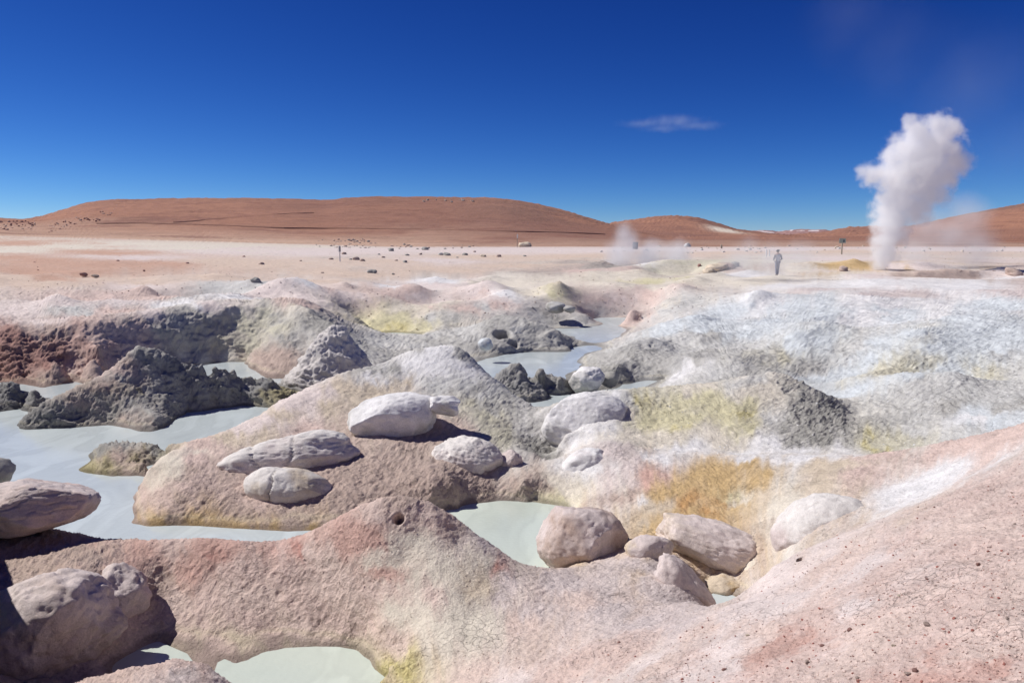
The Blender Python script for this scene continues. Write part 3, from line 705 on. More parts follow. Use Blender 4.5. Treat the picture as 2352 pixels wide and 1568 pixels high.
def ground_material(name, tint=(1, 1, 1), grain=1.0, scale=1.0, crack=0.5):
    m, nd, lk, b = nodes_of(name)
    at = nd.new('ShaderNodeAttribute'); at.attribute_name = 'Col'
    rg = nd.new('ShaderNodeAttribute'); rg.attribute_name = 'Rgh'
    tc = nd.new('ShaderNodeTexCoord')
    n1 = nd.new('ShaderNodeTexNoise'); n1.inputs['Scale'].default_value = 3.1 * scale; n1.inputs['Detail'].default_value = 8; n1.inputs['Roughness'].default_value = 0.68
    n2 = nd.new('ShaderNodeTexNoise'); n2.inputs['Scale'].default_value = 34 * scale; n2.inputs['Detail'].default_value = 6; n2.inputs['Roughness'].default_value = 0.72
    n3 = nd.new('ShaderNodeTexVoronoi'); n3.inputs['Scale'].default_value = 38 * scale; n3.feature = 'F1'
    for x in (n1, n2, n3):
        lk.new(tc.outputs['Object'], x.inputs['Vector'])
    r1 = nd.new('ShaderNodeMapRange'); r1.inputs[1].default_value = 0.3; r1.inputs[2].default_value = 0.7; r1.inputs[3].default_value = 0.82; r1.inputs[4].default_value = 1.12
    lk.new(n1.outputs['Fac'], r1.inputs[0])
    r2 = nd.new('ShaderNodeMapRange'); r2.inputs[1].default_value = 0.3; r2.inputs[2].default_value = 0.7; r2.inputs[3].default_value = 1 - 0.26 * grain; r2.inputs[4].default_value = 1 + 0.16 * grain
    lk.new(n2.outputs['Fac'], r2.inputs[0])
    mu = nd.new('ShaderNodeMath'); mu.operation = 'MULTIPLY'
    lk.new(r1.outputs[0], mu.inputs[0]); lk.new(r2.outputs[0], mu.inputs[1])
    vm = nd.new('ShaderNodeVectorMath'); vm.operation = 'SCALE'
    lk.new(at.outputs['Color'], vm.inputs[0]); lk.new(mu.outputs[0], vm.inputs['Scale'])
    vt = nd.new('ShaderNodeVectorMath'); vt.operation = 'MULTIPLY'; vt.inputs[1].default_value = [0.96 * t_ for t_ in tint]
    lk.new(vm.outputs[0], vt.inputs[0])
    # shrinkage cracks, in patches only
    vc_ = nd.new('ShaderNodeTexVoronoi'); vc_.feature = 'DISTANCE_TO_EDGE'; vc_.inputs['Scale'].default_value = 9 * scale
    wv = nd.new('ShaderNodeVectorMath'); wv.operation = 'MULTIPLY_ADD'; wv.inputs[1].default_value = (.12 / scale,) * 3
    lk.new(n1.outputs['Color'], wv.inputs[0]); lk.new(tc.outputs['Object'], wv.inputs[2]); lk.new(wv.outputs[0], vc_.inputs['Vector'])
    cr = nd.new('ShaderNodeMapRange'); cr.inputs[1].default_value = 0.0; cr.inputs[2].default_value = .035; cr.inputs[3].default_value = 1.0; cr.inputs[4].default_value = 0.0
    lk.new(vc_.outputs['Distance'], cr.inputs[0])
    n5 = nd.new('ShaderNodeTexNoise'); n5.inputs['Scale'].default_value = 1.3 * scale; n5.inputs['Detail'].default_value = 4
    lk.new(tc.outputs['Object'], n5.inputs['Vector'])
    r5 = nd.new('ShaderNodeMapRange'); r5.inputs[1].default_value = .52; r5.inputs[2].default_value = .66; r5.inputs[4].default_value = crack
    lk.new(n5.outputs['Fac'], r5.inputs[0])
    cm = nd.new('ShaderNodeMath'); cm.operation = 'MULTIPLY'; lk.new(cr.outputs[0], cm.inputs[0]); lk.new(r5.outputs[0], cm.inputs[1])
    # salt flecks
    n4 = nd.new('ShaderNodeTexNoise'); n4.inputs['Scale'].default_value = 75 * scale; n4.inputs['Detail'].default_value = 3
    lk.new(tc.outputs['Object'], n4.inputs['Vector'])
    r4 = nd.new('ShaderNodeMapRange'); r4.inputs[1].default_value = 0.62; r4.inputs[2].default_value = 0.74; r4.inputs[4].default_value = 0.28 * grain
    lk.new(n4.outputs['Fac'], r4.inputs[0])
    mx = nd.new('ShaderNodeMix'); mx.data_type = 'RGBA'; mx.inputs[7].default_value = (0.66, 0.62, 0.6, 1)
    lk.new(r4.outputs[0], mx.inputs[0]); lk.new(vt.outputs[0], mx.inputs[6])
    lk.new(mx.outputs[2], b.inputs['Base Color'])
    b.inputs['Roughness'].default_value = 0.93
    b.inputs['Specular IOR Level'].default_value = 0.18
    # relief
    st = nd.new('ShaderNodeMath'); st.operation = 'MULTIPLY_ADD'; st.inputs[1].default_value = 0.75; st.inputs[2].default_value = 0.18
    lk.new(rg.outputs['Fac'], st.inputs[0])
    b1 = nd.new('ShaderNodeBump'); b1.inputs['Distance'].default_value = 0.075 / scale
    lk.new(n1.outputs['Fac'], b1.inputs['Height']); lk.new(st.outputs[0], b1.inputs['Strength'])
    b3 = nd.new('ShaderNodeBump'); b3.inputs['Distance'].default_value = 0.022 / scale; b3.invert = True
    lk.new(n3.outputs['Distance'], b3.inputs['Height']); lk.new(b1.outputs[0], b3.inputs['Normal'])
    s3 = nd.new('ShaderNodeMath'); s3.operation = 'MULTIPLY'; s3.inputs[1].default_value = 1.0 * crack
    lk.new(st.outputs[0], s3.inputs[0]); lk.new(s3.outputs[0], b3.inputs['Strength'])
    b4 = nd.new('ShaderNodeBump'); b4.inputs['Distance'].default_value = .03 / scale; b4.inputs['Strength'].default_value = .8; b4.invert = True
    lk.new(cm.outputs[0], b4.inputs['Height']); lk.new(b3.outputs[0], b4.inputs['Normal'])
    b2 = nd.new('ShaderNodeBump'); b2.inputs['Distance'].default_value = 0.022 / scale; b2.inputs['Strength'].default_value = 0.8 * grain
    lk.new(n2.outputs['Fac'], b2.inputs['Height']); lk.new(b4.outputs[0], b2.inputs['Normal'])
    lk.new(b2.outputs[0], b.inputs['Normal'])
    return m


M_ground = ground_material('altered_clay')
M_far = ground_material('red_scree', grain=0.7, scale=0.03, crack=0.2)
M_rock = ground_material('boulder_stone', grain=0.8, scale=1.6, crack=0.35)


def flat_material(name, rgb, rough=0.8, var=0.12, scale=12.0, metal=0.0):
    m, nd, lk, b = nodes_of(name)
    tc = nd.new('ShaderNodeTexCoord')
    n1 = nd.new('ShaderNodeTexNoise'); n1.inputs['Scale'].default_value = scale; n1.inputs['Detail'].default_value = 5
    lk.new(tc.outputs['Object'], n1.inputs['Vector'])
    r1 = nd.new('ShaderNodeMapRange'); r1.inputs[3].default_value = 1 - var; r1.inputs[4].default_value = 1 + var
    lk.new(n1.outputs['Fac'], r1.inputs[0])
    vm = nd.new('ShaderNodeVectorMath'); vm.operation = 'SCALE'; vm.inputs[0].default_value = rgb
    lk.new(r1.outputs[0], vm.inputs['Scale'])
    lk.new(vm.outputs[0], b.inputs['Base Color'])
    b.inputs['Roughness'].default_value = rough
    b.inputs['Metallic'].default_value = metal
    return m


def tag(o, label=None, cat=None, group=None, kind=None):
    if label: o['label'] = label
    if cat: o['category'] = cat
    if group: o['group'] = group
    if kind: o['kind'] = kind
    return o


# ------------------------------------------------------------------ ground sheet, cut along its natural seams
INFO = {
    'ground': ('ground', None, None), 'far': ('hills', None, None),
    'slope': ('foreground_slope', None, None),
    'rosy_ridge': ('mud_ridge', 'rosy pink humped mud ridge pierced by a small round vent hole', 'mud ridge'),
    'left_mound': ('mud_mound', 'low pink crusted mound beside the near mud pool, under the huge tilted boulder', 'mound'),
    'boulder_mound': ('mud_mound', 'brown and tan mound with white cone top, carrying the pale boulders', 'mound'),
    'yellow_mound': ('mud_mound', 'white and sulphur yellow mound with dark scree flank', 'mound'),
    'ochre_ridge': ('clay_ridge', 'ochre and orange stained clay ridge with white streaks', 'clay ridge'),
    'white_slope': ('crusted_bank', 'broad bluish white crusted bank rising to the plateau where the person walks', 'bank'),
    'cave_mound': ('mud_mound', 'pale grey mud mound with a dark cave mouth', 'mound'),
    'grey_mound': ('mud_mound', 'smooth grey mud mound between cone rock and yellow rimmed pool', 'mound'),
    'dark_rock': ('mud_rock', 'dark wet lumpy rock standing between two grey pools', 'rock'),
    'crater_wall': ('crater_wall', 'steep crumbling crater wall, reddish at one end and yellow grey at the other', 'crater wall'),
    'spire_mound': ('mud_spire', 'dark grey craggy mud spire standing in the pool', 'mound'),
    'low_islet': ('mud_islet', 'low almost black crusted islet in the pool below the reddish crater wall', 'islet'),
    'mud_islet': ('mud_islet', 'low olive brown mud islet beside the boulder mound', 'islet'),
}
gi = np.arange(NCOL * NROW).reshape(NCOL, NROW)
quads = np.stack([gi[:-1, :-1], gi[1:, :-1], gi[1:, 1:], gi[:-1, 1:]], -1).reshape(-1, 4)
freg = region[quads[:, 0]]
G3 = Pd.reshape(NCOL, NROW, 3)
Nn = np.cross(np.gradient(G3, axis=0), np.gradient(G3, axis=1)).reshape(-1, 3)
Nn /= np.linalg.norm(Nn, axis=1, keepdims=True) + 1e-12
rgb_out = np.concatenate([rgba[:, :3], np.ones((len(rgba), 1), np.float32)], 1).astype(np.float32)


def grid_object(name, fq, mat):
    used, inv = np.unique(fq.ravel(), return_inverse=True)
    me = bpy.data.meshes.new(name)
    nv, nq = len(used), len(fq)
    me.vertices.add(nv); me.loops.add(nq * 4); me.polygons.add(nq)
    me.vertices.foreach_set('co', Pd[used].astype(np.float32).ravel())
    me.loops.foreach_set('vertex_index', inv.astype(np.int32))
    me.polygons.foreach_set('loop_start', np.arange(0, nq * 4, 4, dtype=np.int32))
    me.polygons.foreach_set('use_smooth', np.ones(nq, bool))
    me.update(calc_edges=True)
    ca = me.color_attributes.new('Col', 'FLOAT_COLOR', 'POINT')
    ca.data.foreach_set('color', rgb_out[used].ravel())
    ra = me.attributes.new('Rgh', 'FLOAT', 'POINT')
    ra.data.foreach_set('value', rgba[used, 3].astype(np.float32))
    me.normals_split_custom_set_from_vertices(Nn[used].tolist())
    me.materials.append(mat)
    o = bpy.data.objects.new(name, me)
    col.objects.link(o)
    return o


for r, nm in enumerate(NREG):
    fq = quads[freg == r]
    if not len(fq):
        continue
    name, lab, cat = INFO[nm]
    o = grid_object(name, fq, M_far if nm == 'far' else M_ground)
    if lab:
        tag(o, lab, cat)
    else:
        tag(o, {'ground': 'pale pink and cream mineral ground of the geyser field', 'hills': 'bare rust red hills and plain on the horizon',
                'foreground_slope': 'stony pink slope in front of the pools'}[name], {'ground': 'ground', 'hills': 'hills', 'foreground_slope': 'slope'}[name], kind='structure')
# ground that carries on behind and beside the viewer
bmg = bmesh.new()
ring = []
for kx in range(25):
    th = math.radians(38 + kx * (360 - 76) / 24)
    ring.append([bmg.verts.new((r_ * math.sin(th), r_ * math.cos(th), z_)) for r_, z_ in ((0.5, 2.5), (3.3, 2.35), (12, 2.2), (60, 2.2), (400, 3.0), (6000, 8.0))])
for a_, b_ in zip(ring[:-1], ring[1:]):
    for q in range(5):
        bmg.faces.new((a_[q], a_[q + 1], b_[q + 1], b_[q]))
me = bpy.data.meshes.new('ground_apron')
bmg.normal_update()
bmg.to_mesh(me); bmg.free()
ca = me.color_attributes.new('Col', 'FLOAT_COLOR', 'POINT')
ca.data.foreach_set('color', np.tile(np.array(list(lin((205, 170, 155))) + [1], np.float32), len(me.vertices)))
me.materials.append(M_ground)
o = bpy.data.objects.new('ground', me); col.objects.link(o)
tag(o, 'pale pink stony ground around the viewpoint', 'ground', kind='structure')

# ------------------------------------------------------------------ mud pools
def mud_material(name, rgb, rough=0.16):
    m, nd, lk, b = nodes_of(name)
    tc = nd.new('ShaderNodeTexCoord')
    mp = nd.new('ShaderNodeMapping'); mp.inputs['Scale'].default_value = (1.0, 0.45, 1.0)
    lk.new(tc.outputs['Object'], mp.inputs[0])
    n1 = nd.new('ShaderNodeTexNoise'); n1.inputs['Scale'].default_value = 0.9; n1.inputs['Detail'].default_value = 6; n1.inputs['Distortion'].default_value = 1.2
    n2 = nd.new('ShaderNodeTexNoise'); n2.inputs['Scale'].default_value = 14; n2.inputs['Detail'].default_value = 3
    lk.new(mp.outputs[0], n1.inputs['Vector']); lk.new(tc.outputs['Object'], n2.inputs['Vector'])
    r1 = nd.new('ShaderNodeMapRange'); r1.inputs[1].default_value = 0.3; r1.inputs[2].default_value = 0.7; r1.inputs[3].default_value = 0.82; r1.inputs[4].default_value = 1.06
    lk.new(n1.outputs['Fac'], r1.inputs[0])
    vm = nd.new('ShaderNodeVectorMath'); vm.operation = 'SCALE'; vm.inputs[0].default_value = rgb
    lk.new(r1.outputs[0], vm.inputs['Scale'])
    # thin scum lines drifting on the surface
    ab = nd.new('ShaderNodeMath'); ab.operation = 'SUBTRACT'; ab.inputs[1].default_value = .52; lk.new(n1.outputs['Fac'], ab.inputs[0])
    ab2 = nd.new('ShaderNodeMath'); ab2.operation = 'ABSOLUTE'; lk.new(ab.outputs[0], ab2.inputs[0])
    sl = nd.new('ShaderNodeMapRange'); sl.inputs[1].default_value = .0; sl.inputs[2].default_value = .05; sl.inputs[3].default_value = .93; sl.inputs[4].default_value = 1.0
    lk.new(ab2.outputs[0], sl.inputs[0])
    vm2 = nd.new('ShaderNodeVectorMath'); vm2.operation = 'SCALE'; lk.new(vm.outputs[0], vm2.inputs[0]); lk.new(sl.outputs[0], vm2.inputs['Scale'])
    lk.new(vm2.outputs[0], b.inputs['Base Color'])
    b.inputs['Roughness'].default_value = rough
    b.inputs['IOR'].default_value = 1.33
    bu = nd.new('ShaderNodeBump'); bu.inputs['Strength'].default_value = 0.25; bu.inputs['Distance'].default_value = 0.012
    lk.new(n2.outputs['Fac'], bu.inputs['Height'])
    lk.new(bu.outputs[0], b.inputs['Normal'])
    return m


M_mud_near = mud_material('milky_mud', (0.62, 0.68, 0.60))
M_mud_far = mud_material('grey_mud', (0.60, 0.66, 0.66))
POOLS = [
    ('pale milky mud pool at the foot of the rosy ridge', M_mud_near, [(470, 1600), (500, 1520), (600, 1470), (830, 1470), (890, 1520), (930, 1600)], 0),
    ('small shaded mud pool beside the huge tilted boulder', M_mud_near, [(120, 1600), (120, 1490), (360, 1470), (430, 1500), (460, 1540), (330, 1600)], 0),
    ('long grey green mud pool winding round the dark spire', M_mud_far, [(-120, 1260), (-120, 820), (300, 815), (640, 815), (690, 900), (660, 960), (460, 1040), (400, 1120), (420, 1180), (860, 1180), (900, 1250), (700, 1290), (300, 1260)], 0),
    ('triangular milky mud pool behind the vent ridge', M_mud_near, [(960, 1300), (930, 1190), (1050, 1140), (1320, 1140), (1330, 1200), (1300, 1330)], 0),
    ('blue grey mud channel below the white bank', M_mud_far, [(1080, 960), (1080, 815), (1290, 745), (1340, 722), (1520, 722), (1540, 740), (1440, 800), (1560, 850), (1560, 900), (1300, 960)], 0),
    ('shallow yellow rimmed pool behind the grey mound', M_mud_far, [(820, 785), (820, 752), (1000, 755), (1010, 790)], 0),
    ('small shaded mud pool in the pit beside the overhanging tan boulder', M_mud_far, [(1590, 1450), (1590, 1310), (1780, 1310), (1790, 1450)], 0),
]
for lab, m, poly, _ in POOLS:
    bmw = bmesh.new()
    vs = [bmw.verts.new(pix(u, v, shore_D(v))) for u, v in poly]
    f = bmw.faces.new(vs)
    bmesh.ops.triangulate(bmw, faces=[f])
    bmw.normal_update()
    for f in bmw.faces:
        if f.normal.z < 0: f.normal_flip()
    for v in bmw.verts: v.co.z = 0.0
    me = bpy.data.meshes.new('mud_pool'); bmw.to_mesh(me); bmw.free()
    me.materials.append(m)
    o = bpy.data.objects.new('mud_pool', me); col.objects.link(o)
    tag(o, lab, 'mud pool', kind='structure')

# ------------------------------------------------------------------ boulders
def ico(sub):
    b = bmesh.new()
    bmesh.ops.create_icosphere(b, subdivisions=sub, radius=1.0)
    v = np.array([x.co[:] for x in b.verts], np.float32)
    f = np.array([[x.index for x in ff.verts] for ff in b.faces], np.int32)
    b.free()
    return v, f


ICO = {s: ico(s) for s in (2, 3, 4, 5, 6)}


def tri_mesh(name, v, f, colr=None, rgh=None, smooth=True):
    me = bpy.data.meshes.new(name)
    me.vertices.add(len(v)); me.loops.add(len(f) * 3); me.polygons.add(len(f))
    me.vertices.foreach_set('co', v.astype(np.float32).ravel())
    me.loops.foreach_set('vertex_index', f.astype(np.int32).ravel())
    me.polygons.foreach_set('loop_start', np.arange(0, len(f) * 3, 3, dtype=np.int32))
    me.polygons.foreach_set('use_smooth', np.full(len(f), smooth))
    me.update(calc_edges=True)
    if colr is not None:
        ca = me.color_attributes.new('Col', 'FLOAT_COLOR', 'POINT')
        ca.data.foreach_set('color', np.concatenate([colr, np.ones((len(v), 1))], 1).astype(np.float32).ravel())
    if rgh is not None:
        ra = me.attributes.new('Rgh', 'FLOAT', 'POINT')
        ra.data.foreach_set('value', np.full(len(v), rgh, np.float32))
    return me


def rock_shape(size, seed, sub=5, lump=0.10, fine=0.02, power=2.0, strata=0.0, cracks=(), taper=0.0, facets=9):
    """unit ball pushed into a weathered stone of half sizes `size` (metres)"""
    v, f = ICO[sub]
    v = v.copy()
    if power != 2.0:
        s = (np.abs(v) ** power).sum(1, keepdims=True) ** (1 / power)
        v = v / s
    rg_ = np.random.default_rng(int(seed * 10))
    for _ in range(facets):
        pn = rg_.standard_normal(3).astype(np.float32); pn[2] *= .8; pn /= np.linalg.norm(pn)
        over = np.clip(v @ pn - rg_.uniform(.76, .95), 0, None)
        v = v - pn[None] * (over * .85)[:, None]
    nrm = v / np.linalg.norm(v, axis=1, keepdims=True)
    q = v * 1.0
    d = lump * (fbm(q, 0.9, 2, 0.5, seed) + 0.55 * fbm(q, 0.38, 3, 0.5, seed + 3))
    if taper:
        q2 = 1 + taper * v[:, 0:1]
        v = v * np.concatenate([np.ones_like(q2), q2, q2], 1)
    v = v * (1 + d[:, None])
    v = v - (v.max(0) + v.min(0)) / 2
    v = v / (np.abs(v).max(0) * .97)
    w = v * np.array(size, np.float32)
    m = float(np.mean(size)); fine = fine * .7
    chip = fbm(w, 0.34 * m, 4, 0.62, seed + 31, ridged=True)
    d2_ = -fine * 1.6 * np.clip(chip - .75, 0, 1) + fine * (fbm(w, 0.18 * m, 3, 0.6, seed + 5) + 0.5 * fbm(w, 0.05 * m, 2, 0.6, seed + 9))
    if strata:
        t_ = w[:, 2] / (0.16 * m) + 0.8 * fbm(w, 0.6 * m, 3, 0.5, seed + 2)
        d2_ -= strata * np.clip(1 - np.abs(t_ - np.round(t_)) / 0.12, 0, 1) * (vnoise(w[:, 0] / m * 2, w[:, 1] / m * 2, np.round(t_) * 3.3) > -0.1)
    w = w + nrm * (d2_ * m)[:, None]
    for (nx, ny, nzz, off, wid, dep) in cracks:
        pn = np.array((nx, ny, nzz), np.float32); pn /= np.linalg.norm(pn)
        dist = w @ pn - off + 0.05 * m * fbm(w, 0.25 * m, 3, 0.6, seed + 7)
        w = w - nrm * (dep * np.exp(-(dist / wid) ** 2))[:, None]
    return w, f


def boulder(name, label, u, v, D, wpx, hpx, depth, seed, base, top, rot=(0, 0, 0), cat='boulder', parent=None, mix=0.5, rgh=0.3, **kw):
    c0 = pix(u, v, D)
    sx, sz = wpx / F * D / 2, hpx / F * D / 2
    w, f = rock_shape((sx, depth / 2, sz), seed, **kw)
    R = Matrix.Rotation(rot[2], 3, 'Z') @ Matrix.Rotation(rot[0], 3, 'X') @ Matrix.Rotation(rot[1], 3, 'Y')
    w = w @ np.array(R, np.float32).T
    # mineral colour: pale crust in patches over the base stone
    t_ = np.clip(0.5 + 0.9 * fbm(w, 0.5 * (sx + sz), 4, 0.6, seed + 20) + mix * (w[:, 2] / max(sz, 0.05)), 0, 1)[:, None]
    cb, ctp = lin(PAL[base][0]), lin(PAL[top][0])
    colr = cb[None] * (1 - t_) + ctp[None] * t_
    me = tri_mesh(name, w, f, colr, rgh)
    me.materials.append(M_rock)
    o = bpy.data.objects.new(name, me); col.objects.link(o)
    o.location = c0
    if parent is not None:
        o.parent = parent
        o.location = c0 - parent.location
    elif label:
        tag(o, label, cat)
    return o


R_ = math.radians
boulder('boulder', 'flat slab of pinkish boulder overhanging the pool, its front in deep shade', 50, 1163, 10.2, 330, 118, 1.3, 1.3, 'rose', 'mauve', (R_(-6), R_(-4), R_(8)), sub=6, lump=.07, strata=.035, power=2.5, mix=.5)
boulder('boulder', 'huge tilted mauve boulder with cracked face above shaded pool', 78, 1462, 8.0, 380, 250, 1.1, 4.1, 'brown', 'mauve', (R_(14), R_(-22), R_(10)), sub=6, lump=.09, fine=.03, power=2.4, mix=.6, cracks=((.2, 0, 1, -.12, .012, .03),))
boulder('boulder', 'rough knobbly pinkish boulder wedged beside huge tilted boulder', 270, 1372, 8.8, 150, 150, .7, 6.2, 'rose', 'mauve', (0, R_(15), 0), sub=5, lump=.13, fine=.05)
b3 = boulder('boulder', 'smooth white egg shaped boulder with a broken corner on the brown mound', 903, 963, 15.6, 212, 116, 1.2, 2.7, 'lgrey', 'white', (R_(-6), R_(-9), R_(12)), sub=6, lump=.05, fine=.018, power=2.2, mix=.7)
boulder('boulder', 'small white broken boulder end leaning on the egg shaped boulder', 1018, 932, 15.5, 78, 46, .5, 9.4, 'lgrey', 'white', (0, R_(6), R_(6)), sub=5, lump=.12, fine=.03, power=2.5)
boulder('boulder', 'long pale mauve boulder lying behind the cracked boulder', 650, 1064, 14.0, 350, 122, 1.05, 5.6, 'mauve', 'bone', (R_(-4), R_(-10), R_(10)), sub=6, lump=.10, fine=.025, power=2.4, taper=-.12, cracks=((1, 0, .2, -.35, .02, .05), (1, 0, -.3, .15, .02, .04)))
boulder('boulder', 'pale tapered boulder split by a dark crack', 672, 1124, 13.1, 220, 104, 1.0, 8.8, 'tan', 'bone', (R_(-4), R_(7), R_(-4)), sub=6, lump=.05, fine=.016, taper=-.22, cracks=((1, 0, .12, -.22, .012, .06),))
boulder('boulder', 'white and pink boulder with flaking top beside the grey rocky flank', 1070, 1056, 14.3, 184, 112, 1.05, 3.9, 'mauve', 'bone', (R_(-4), R_(8), R_(-5)), sub=6, lump=.09, fine=.03, strata=.02)
def cone_rock():
    v, f = ICO[6]; v = v.copy()
    h_ = (v[:, 2] + 1) / 2
    rad = np.clip(1 - h_, 0, 1) ** .8 * 1.0 + .06
    xy = v[:, :2] / (np.linalg.norm(v[:, :2], axis=1, keepdims=True) + 1e-6)
    low = np.clip(np.linalg.norm(v[:, :2], axis=1, keepdims=True) / .35, 0, 1)
    w = np.concatenate([xy * (rad[:, None]) * low * np.array([1.62, 1.2]), (h_ * 2.2 - .3)[:, None]], 1).astype(np.float32)
    w[:, 0] += .10 * w[:, 2] - .15 * np.clip(.5 - w[:, 2], 0, 1)
    nr = np.concatenate([xy, np.full((len(w), 1), .5)], 1); nr /= np.linalg.norm(nr, axis=1, keepdims=True)
    t_ = w[:, 2] / .11 + 1.1 * fbm(w, .8, 3, .55, 3.0)
    lay = np.clip(1 - np.abs(t_ - np.round(t_)) / .22, 0, 1) * np.clip((.75 - w[:, 2]) / .5, .15, 1)
    w = w + nr * (.055 * fbm(w, .5, 4, .6, 6.0, ridged=True) + .035 * fbm(w, .13, 3, .6, 9.0) - .09 * lay - .05)[:, None]
    t2 = np.clip((w[:, 2] - .05) / .35 + .4 * fbm(w, .4, 4, .6, 2.0), 0, 1)[:, None]
    cc = lin(PAL['mgrey'][0])[None] * .55 * (1 - t2) + lin((216, 209, 203))[None] * t2
    me = tri_mesh('cone_rock', w, f, cc, .6); me.materials.append(M_rock)
    o = bpy.data.objects.new('cone_rock', me); col.objects.link(o)
    p0 = pix(760, 880, 23.3); o.location = (p0.x, p0.y, .1)
    tag(o, 'blunt cone shaped pale rock with dark layered base', 'rock')


cone_rock()
boulder('boulder', 'small brown boulder wedged against the flaking white boulder', 1172, 1062, 14.3, 52, 62, .5, 7.9, 'brown', 'mauve', (0, R_(20), 0), sub=5, lump=.12, fine=.04)
boulder('boulder', 'round brown mauve boulder at the edge of the triangular pool', 1338, 1238, 10.7, 210, 162, 1.1, 12.1, 'brown', 'mauve', (0, R_(6), 0), sub=6, lump=.06, fine=.025, power=2.2, mix=.3)
boulder('boulder', 'small tan boulder overhanging a dark hollow', 1492, 1262, 10.1, 112, 76, .5, 14.3, 'tan', 'mauve', (0, R_(-12), 0), sub=5, lump=.08, fine=.03)
boulder('boulder', 'tan and white overhanging slab hollowed out above the pit pool', 1650, 1266, 10.6, 300, 128, 1.1, 15.1, 'tan', 'palepink', (R_(-8), R_(16), R_(-6)), sub=6, lump=.08, fine=.022, power=2.6, mix=.6, strata=.02, facets=14)
boulder('boulder', 'tan rock corner under the overhanging slab, above the pit pool', 1735, 1322, 10.2, 130, 95, .7, 17.3, 'tan', 'cream', (0, R_(-25), R_(10)), sub=5, lump=.10, fine=.03, facets=12, strata=.02)
boulder('boulder', 'worn ochre rock foot standing in the pit pool', 1668, 1345, 10.0, 120, 52, .6, 18.3, 'ochre', 'tan', (0, R_(12), 0), sub=5, lump=.12, fine=.03)
boulder('boulder', 'worn brown lip of crust curving down into the pit pool', 1578, 1356, 9.0, 200, 80, .5, 16.4, 'brown', 'mauve', (0, R_(44), R_(-8)), sub=5, lump=.10, fine=.04, power=2.4, taper=-.1)
boulder('boulder', 'half buried white domed boulder at the edge of the stony slope', 1915, 1240, 9.95, 285, 215, 1.3, 19.4, 'mauve', 'bone', (0, R_(10), 0), sub=6, lump=.05, fine=.016, mix=.6)
boulder('boulder', 'half buried streaked white boulder on the reddish end of the ochre ridge', 1335, 1090, 13.95, 150, 100, .6, 21.2, 'mauve', 'white', (0, R_(-35), 0), sub=5, lump=.08, fine=.03)
boulder('boulder', 'big rounded white boulder at the end of the yellow mound', 1345, 970, 16.3, 205, 140, 1.3, 23.5, 'lgrey', 'white', (0, R_(-4), 0), sub=6, lump=.07, fine=.02, mix=.7)
boulder('boulder', 'small round grey boulder at the cave mound foot, casting a long shadow', 1115, 791, 28.9, 34, 30, .5, 25.2, 'lgrey', 'bwhite', sub=4, lump=.1)
boulder('boulder', 'dark based pale boulder lying at the edge of the far pink bank', 1276, 706, 41.0, 46, 26, 1.0, 27.0, 'mgrey', 'lgrey', sub=4, lump=.12, power=2.6)
boulder('boulder', 'smaller grey boulder touching the dark based one on far bank', 1308, 710, 40.6, 28, 17, .6, 28.0, 'mgrey', 'grey', sub=4, lump=.12)
boulder('boulder', 'white topped grey boulder at the mud channel beside dark wet rock', 1348, 872, 23.0, 84, 60, 1.0, 29.0, 'grey', 'white', (0, R_(-18), 0), sub=5, lump=.12, fine=.03, mix=.9)
boulder('boulder', 'small dark wet rock between the mud channel and the white bank', 1398, 872, 23.4, 46, 40, .6, 30.5, 'dgrey', 'mgrey', sub=4, lump=.16)
boulder('boulder', 'small pink boulder poking out of the near mud pool', 632, 1572, 7.9, 120, 44, .4, 31.0, 'rose', 'pink', sub=5, lump=.12)
boulder('boulder', 'dark shaded boulder beside the flat slab at the pool edge', -6, 1085, 12.6, 76, 70, .7, 33.0, 'dgrey', 'mgrey', sub=4, lump=.15)
boulder('boulder', 'dark lump capping the small far crater spire', 590, 648, 44.0, 26, 20, .7, 36.0, 'dgrey', 'mgrey', (0, R_(35), 0), sub=4, lump=.2)

# ------------------------------------------------------------------ rocks on the plain and the hills
ROCKM = []
for k in range(5):
    w, f = rock_shape((1, .8, .62), 50 + 3.7 * k, sub=3, lump=.22, fine=.05, power=2.4)
    variants = []
    for pal in ('mgrey', 'brown', 'lgrey', 'redbr', 'tan'):
        cb = lin(PAL[pal][0])
        t_ = (1 + 0.25 * fbm(w, 0.5, 3, 0.6, 4.0 + k))[:, None]
        me = tri_mesh('rock', w, f, np.clip(cb[None] * t_, 0, 1), 0.3)
        me.materials.append(M_rock)
        variants.append(me)
    ROCKM.append(variants)
PALI = {'mgrey': 0, 'brown': 1, 'lgrey': 2, 'redbr': 3, 'tan': 4}


def place_rock(u, v, wpx, pal, label, group=None, squash=1.0, name='rock'):
    squash = squash * .9
    p = surf_point(u, v)
    me = random.choice(ROCKM)[PALI[pal]]
    o = bpy.data.objects.new(name, me); col.objects.link(o)
    r = wpx / F * p.y / 2 * .88
    o.scale = (r, r * random.uniform(.8, 1.2), r * random.uniform(.85, 1.25) * squash)
    o.rotation_euler = (random.uniform(-.15, .15), random.uniform(-.15, .15), random.uniform(0, 6.28))
    o.location = p + Vector((0, r * .4, r * .22))
    return tag(o, label, 'rock', group)


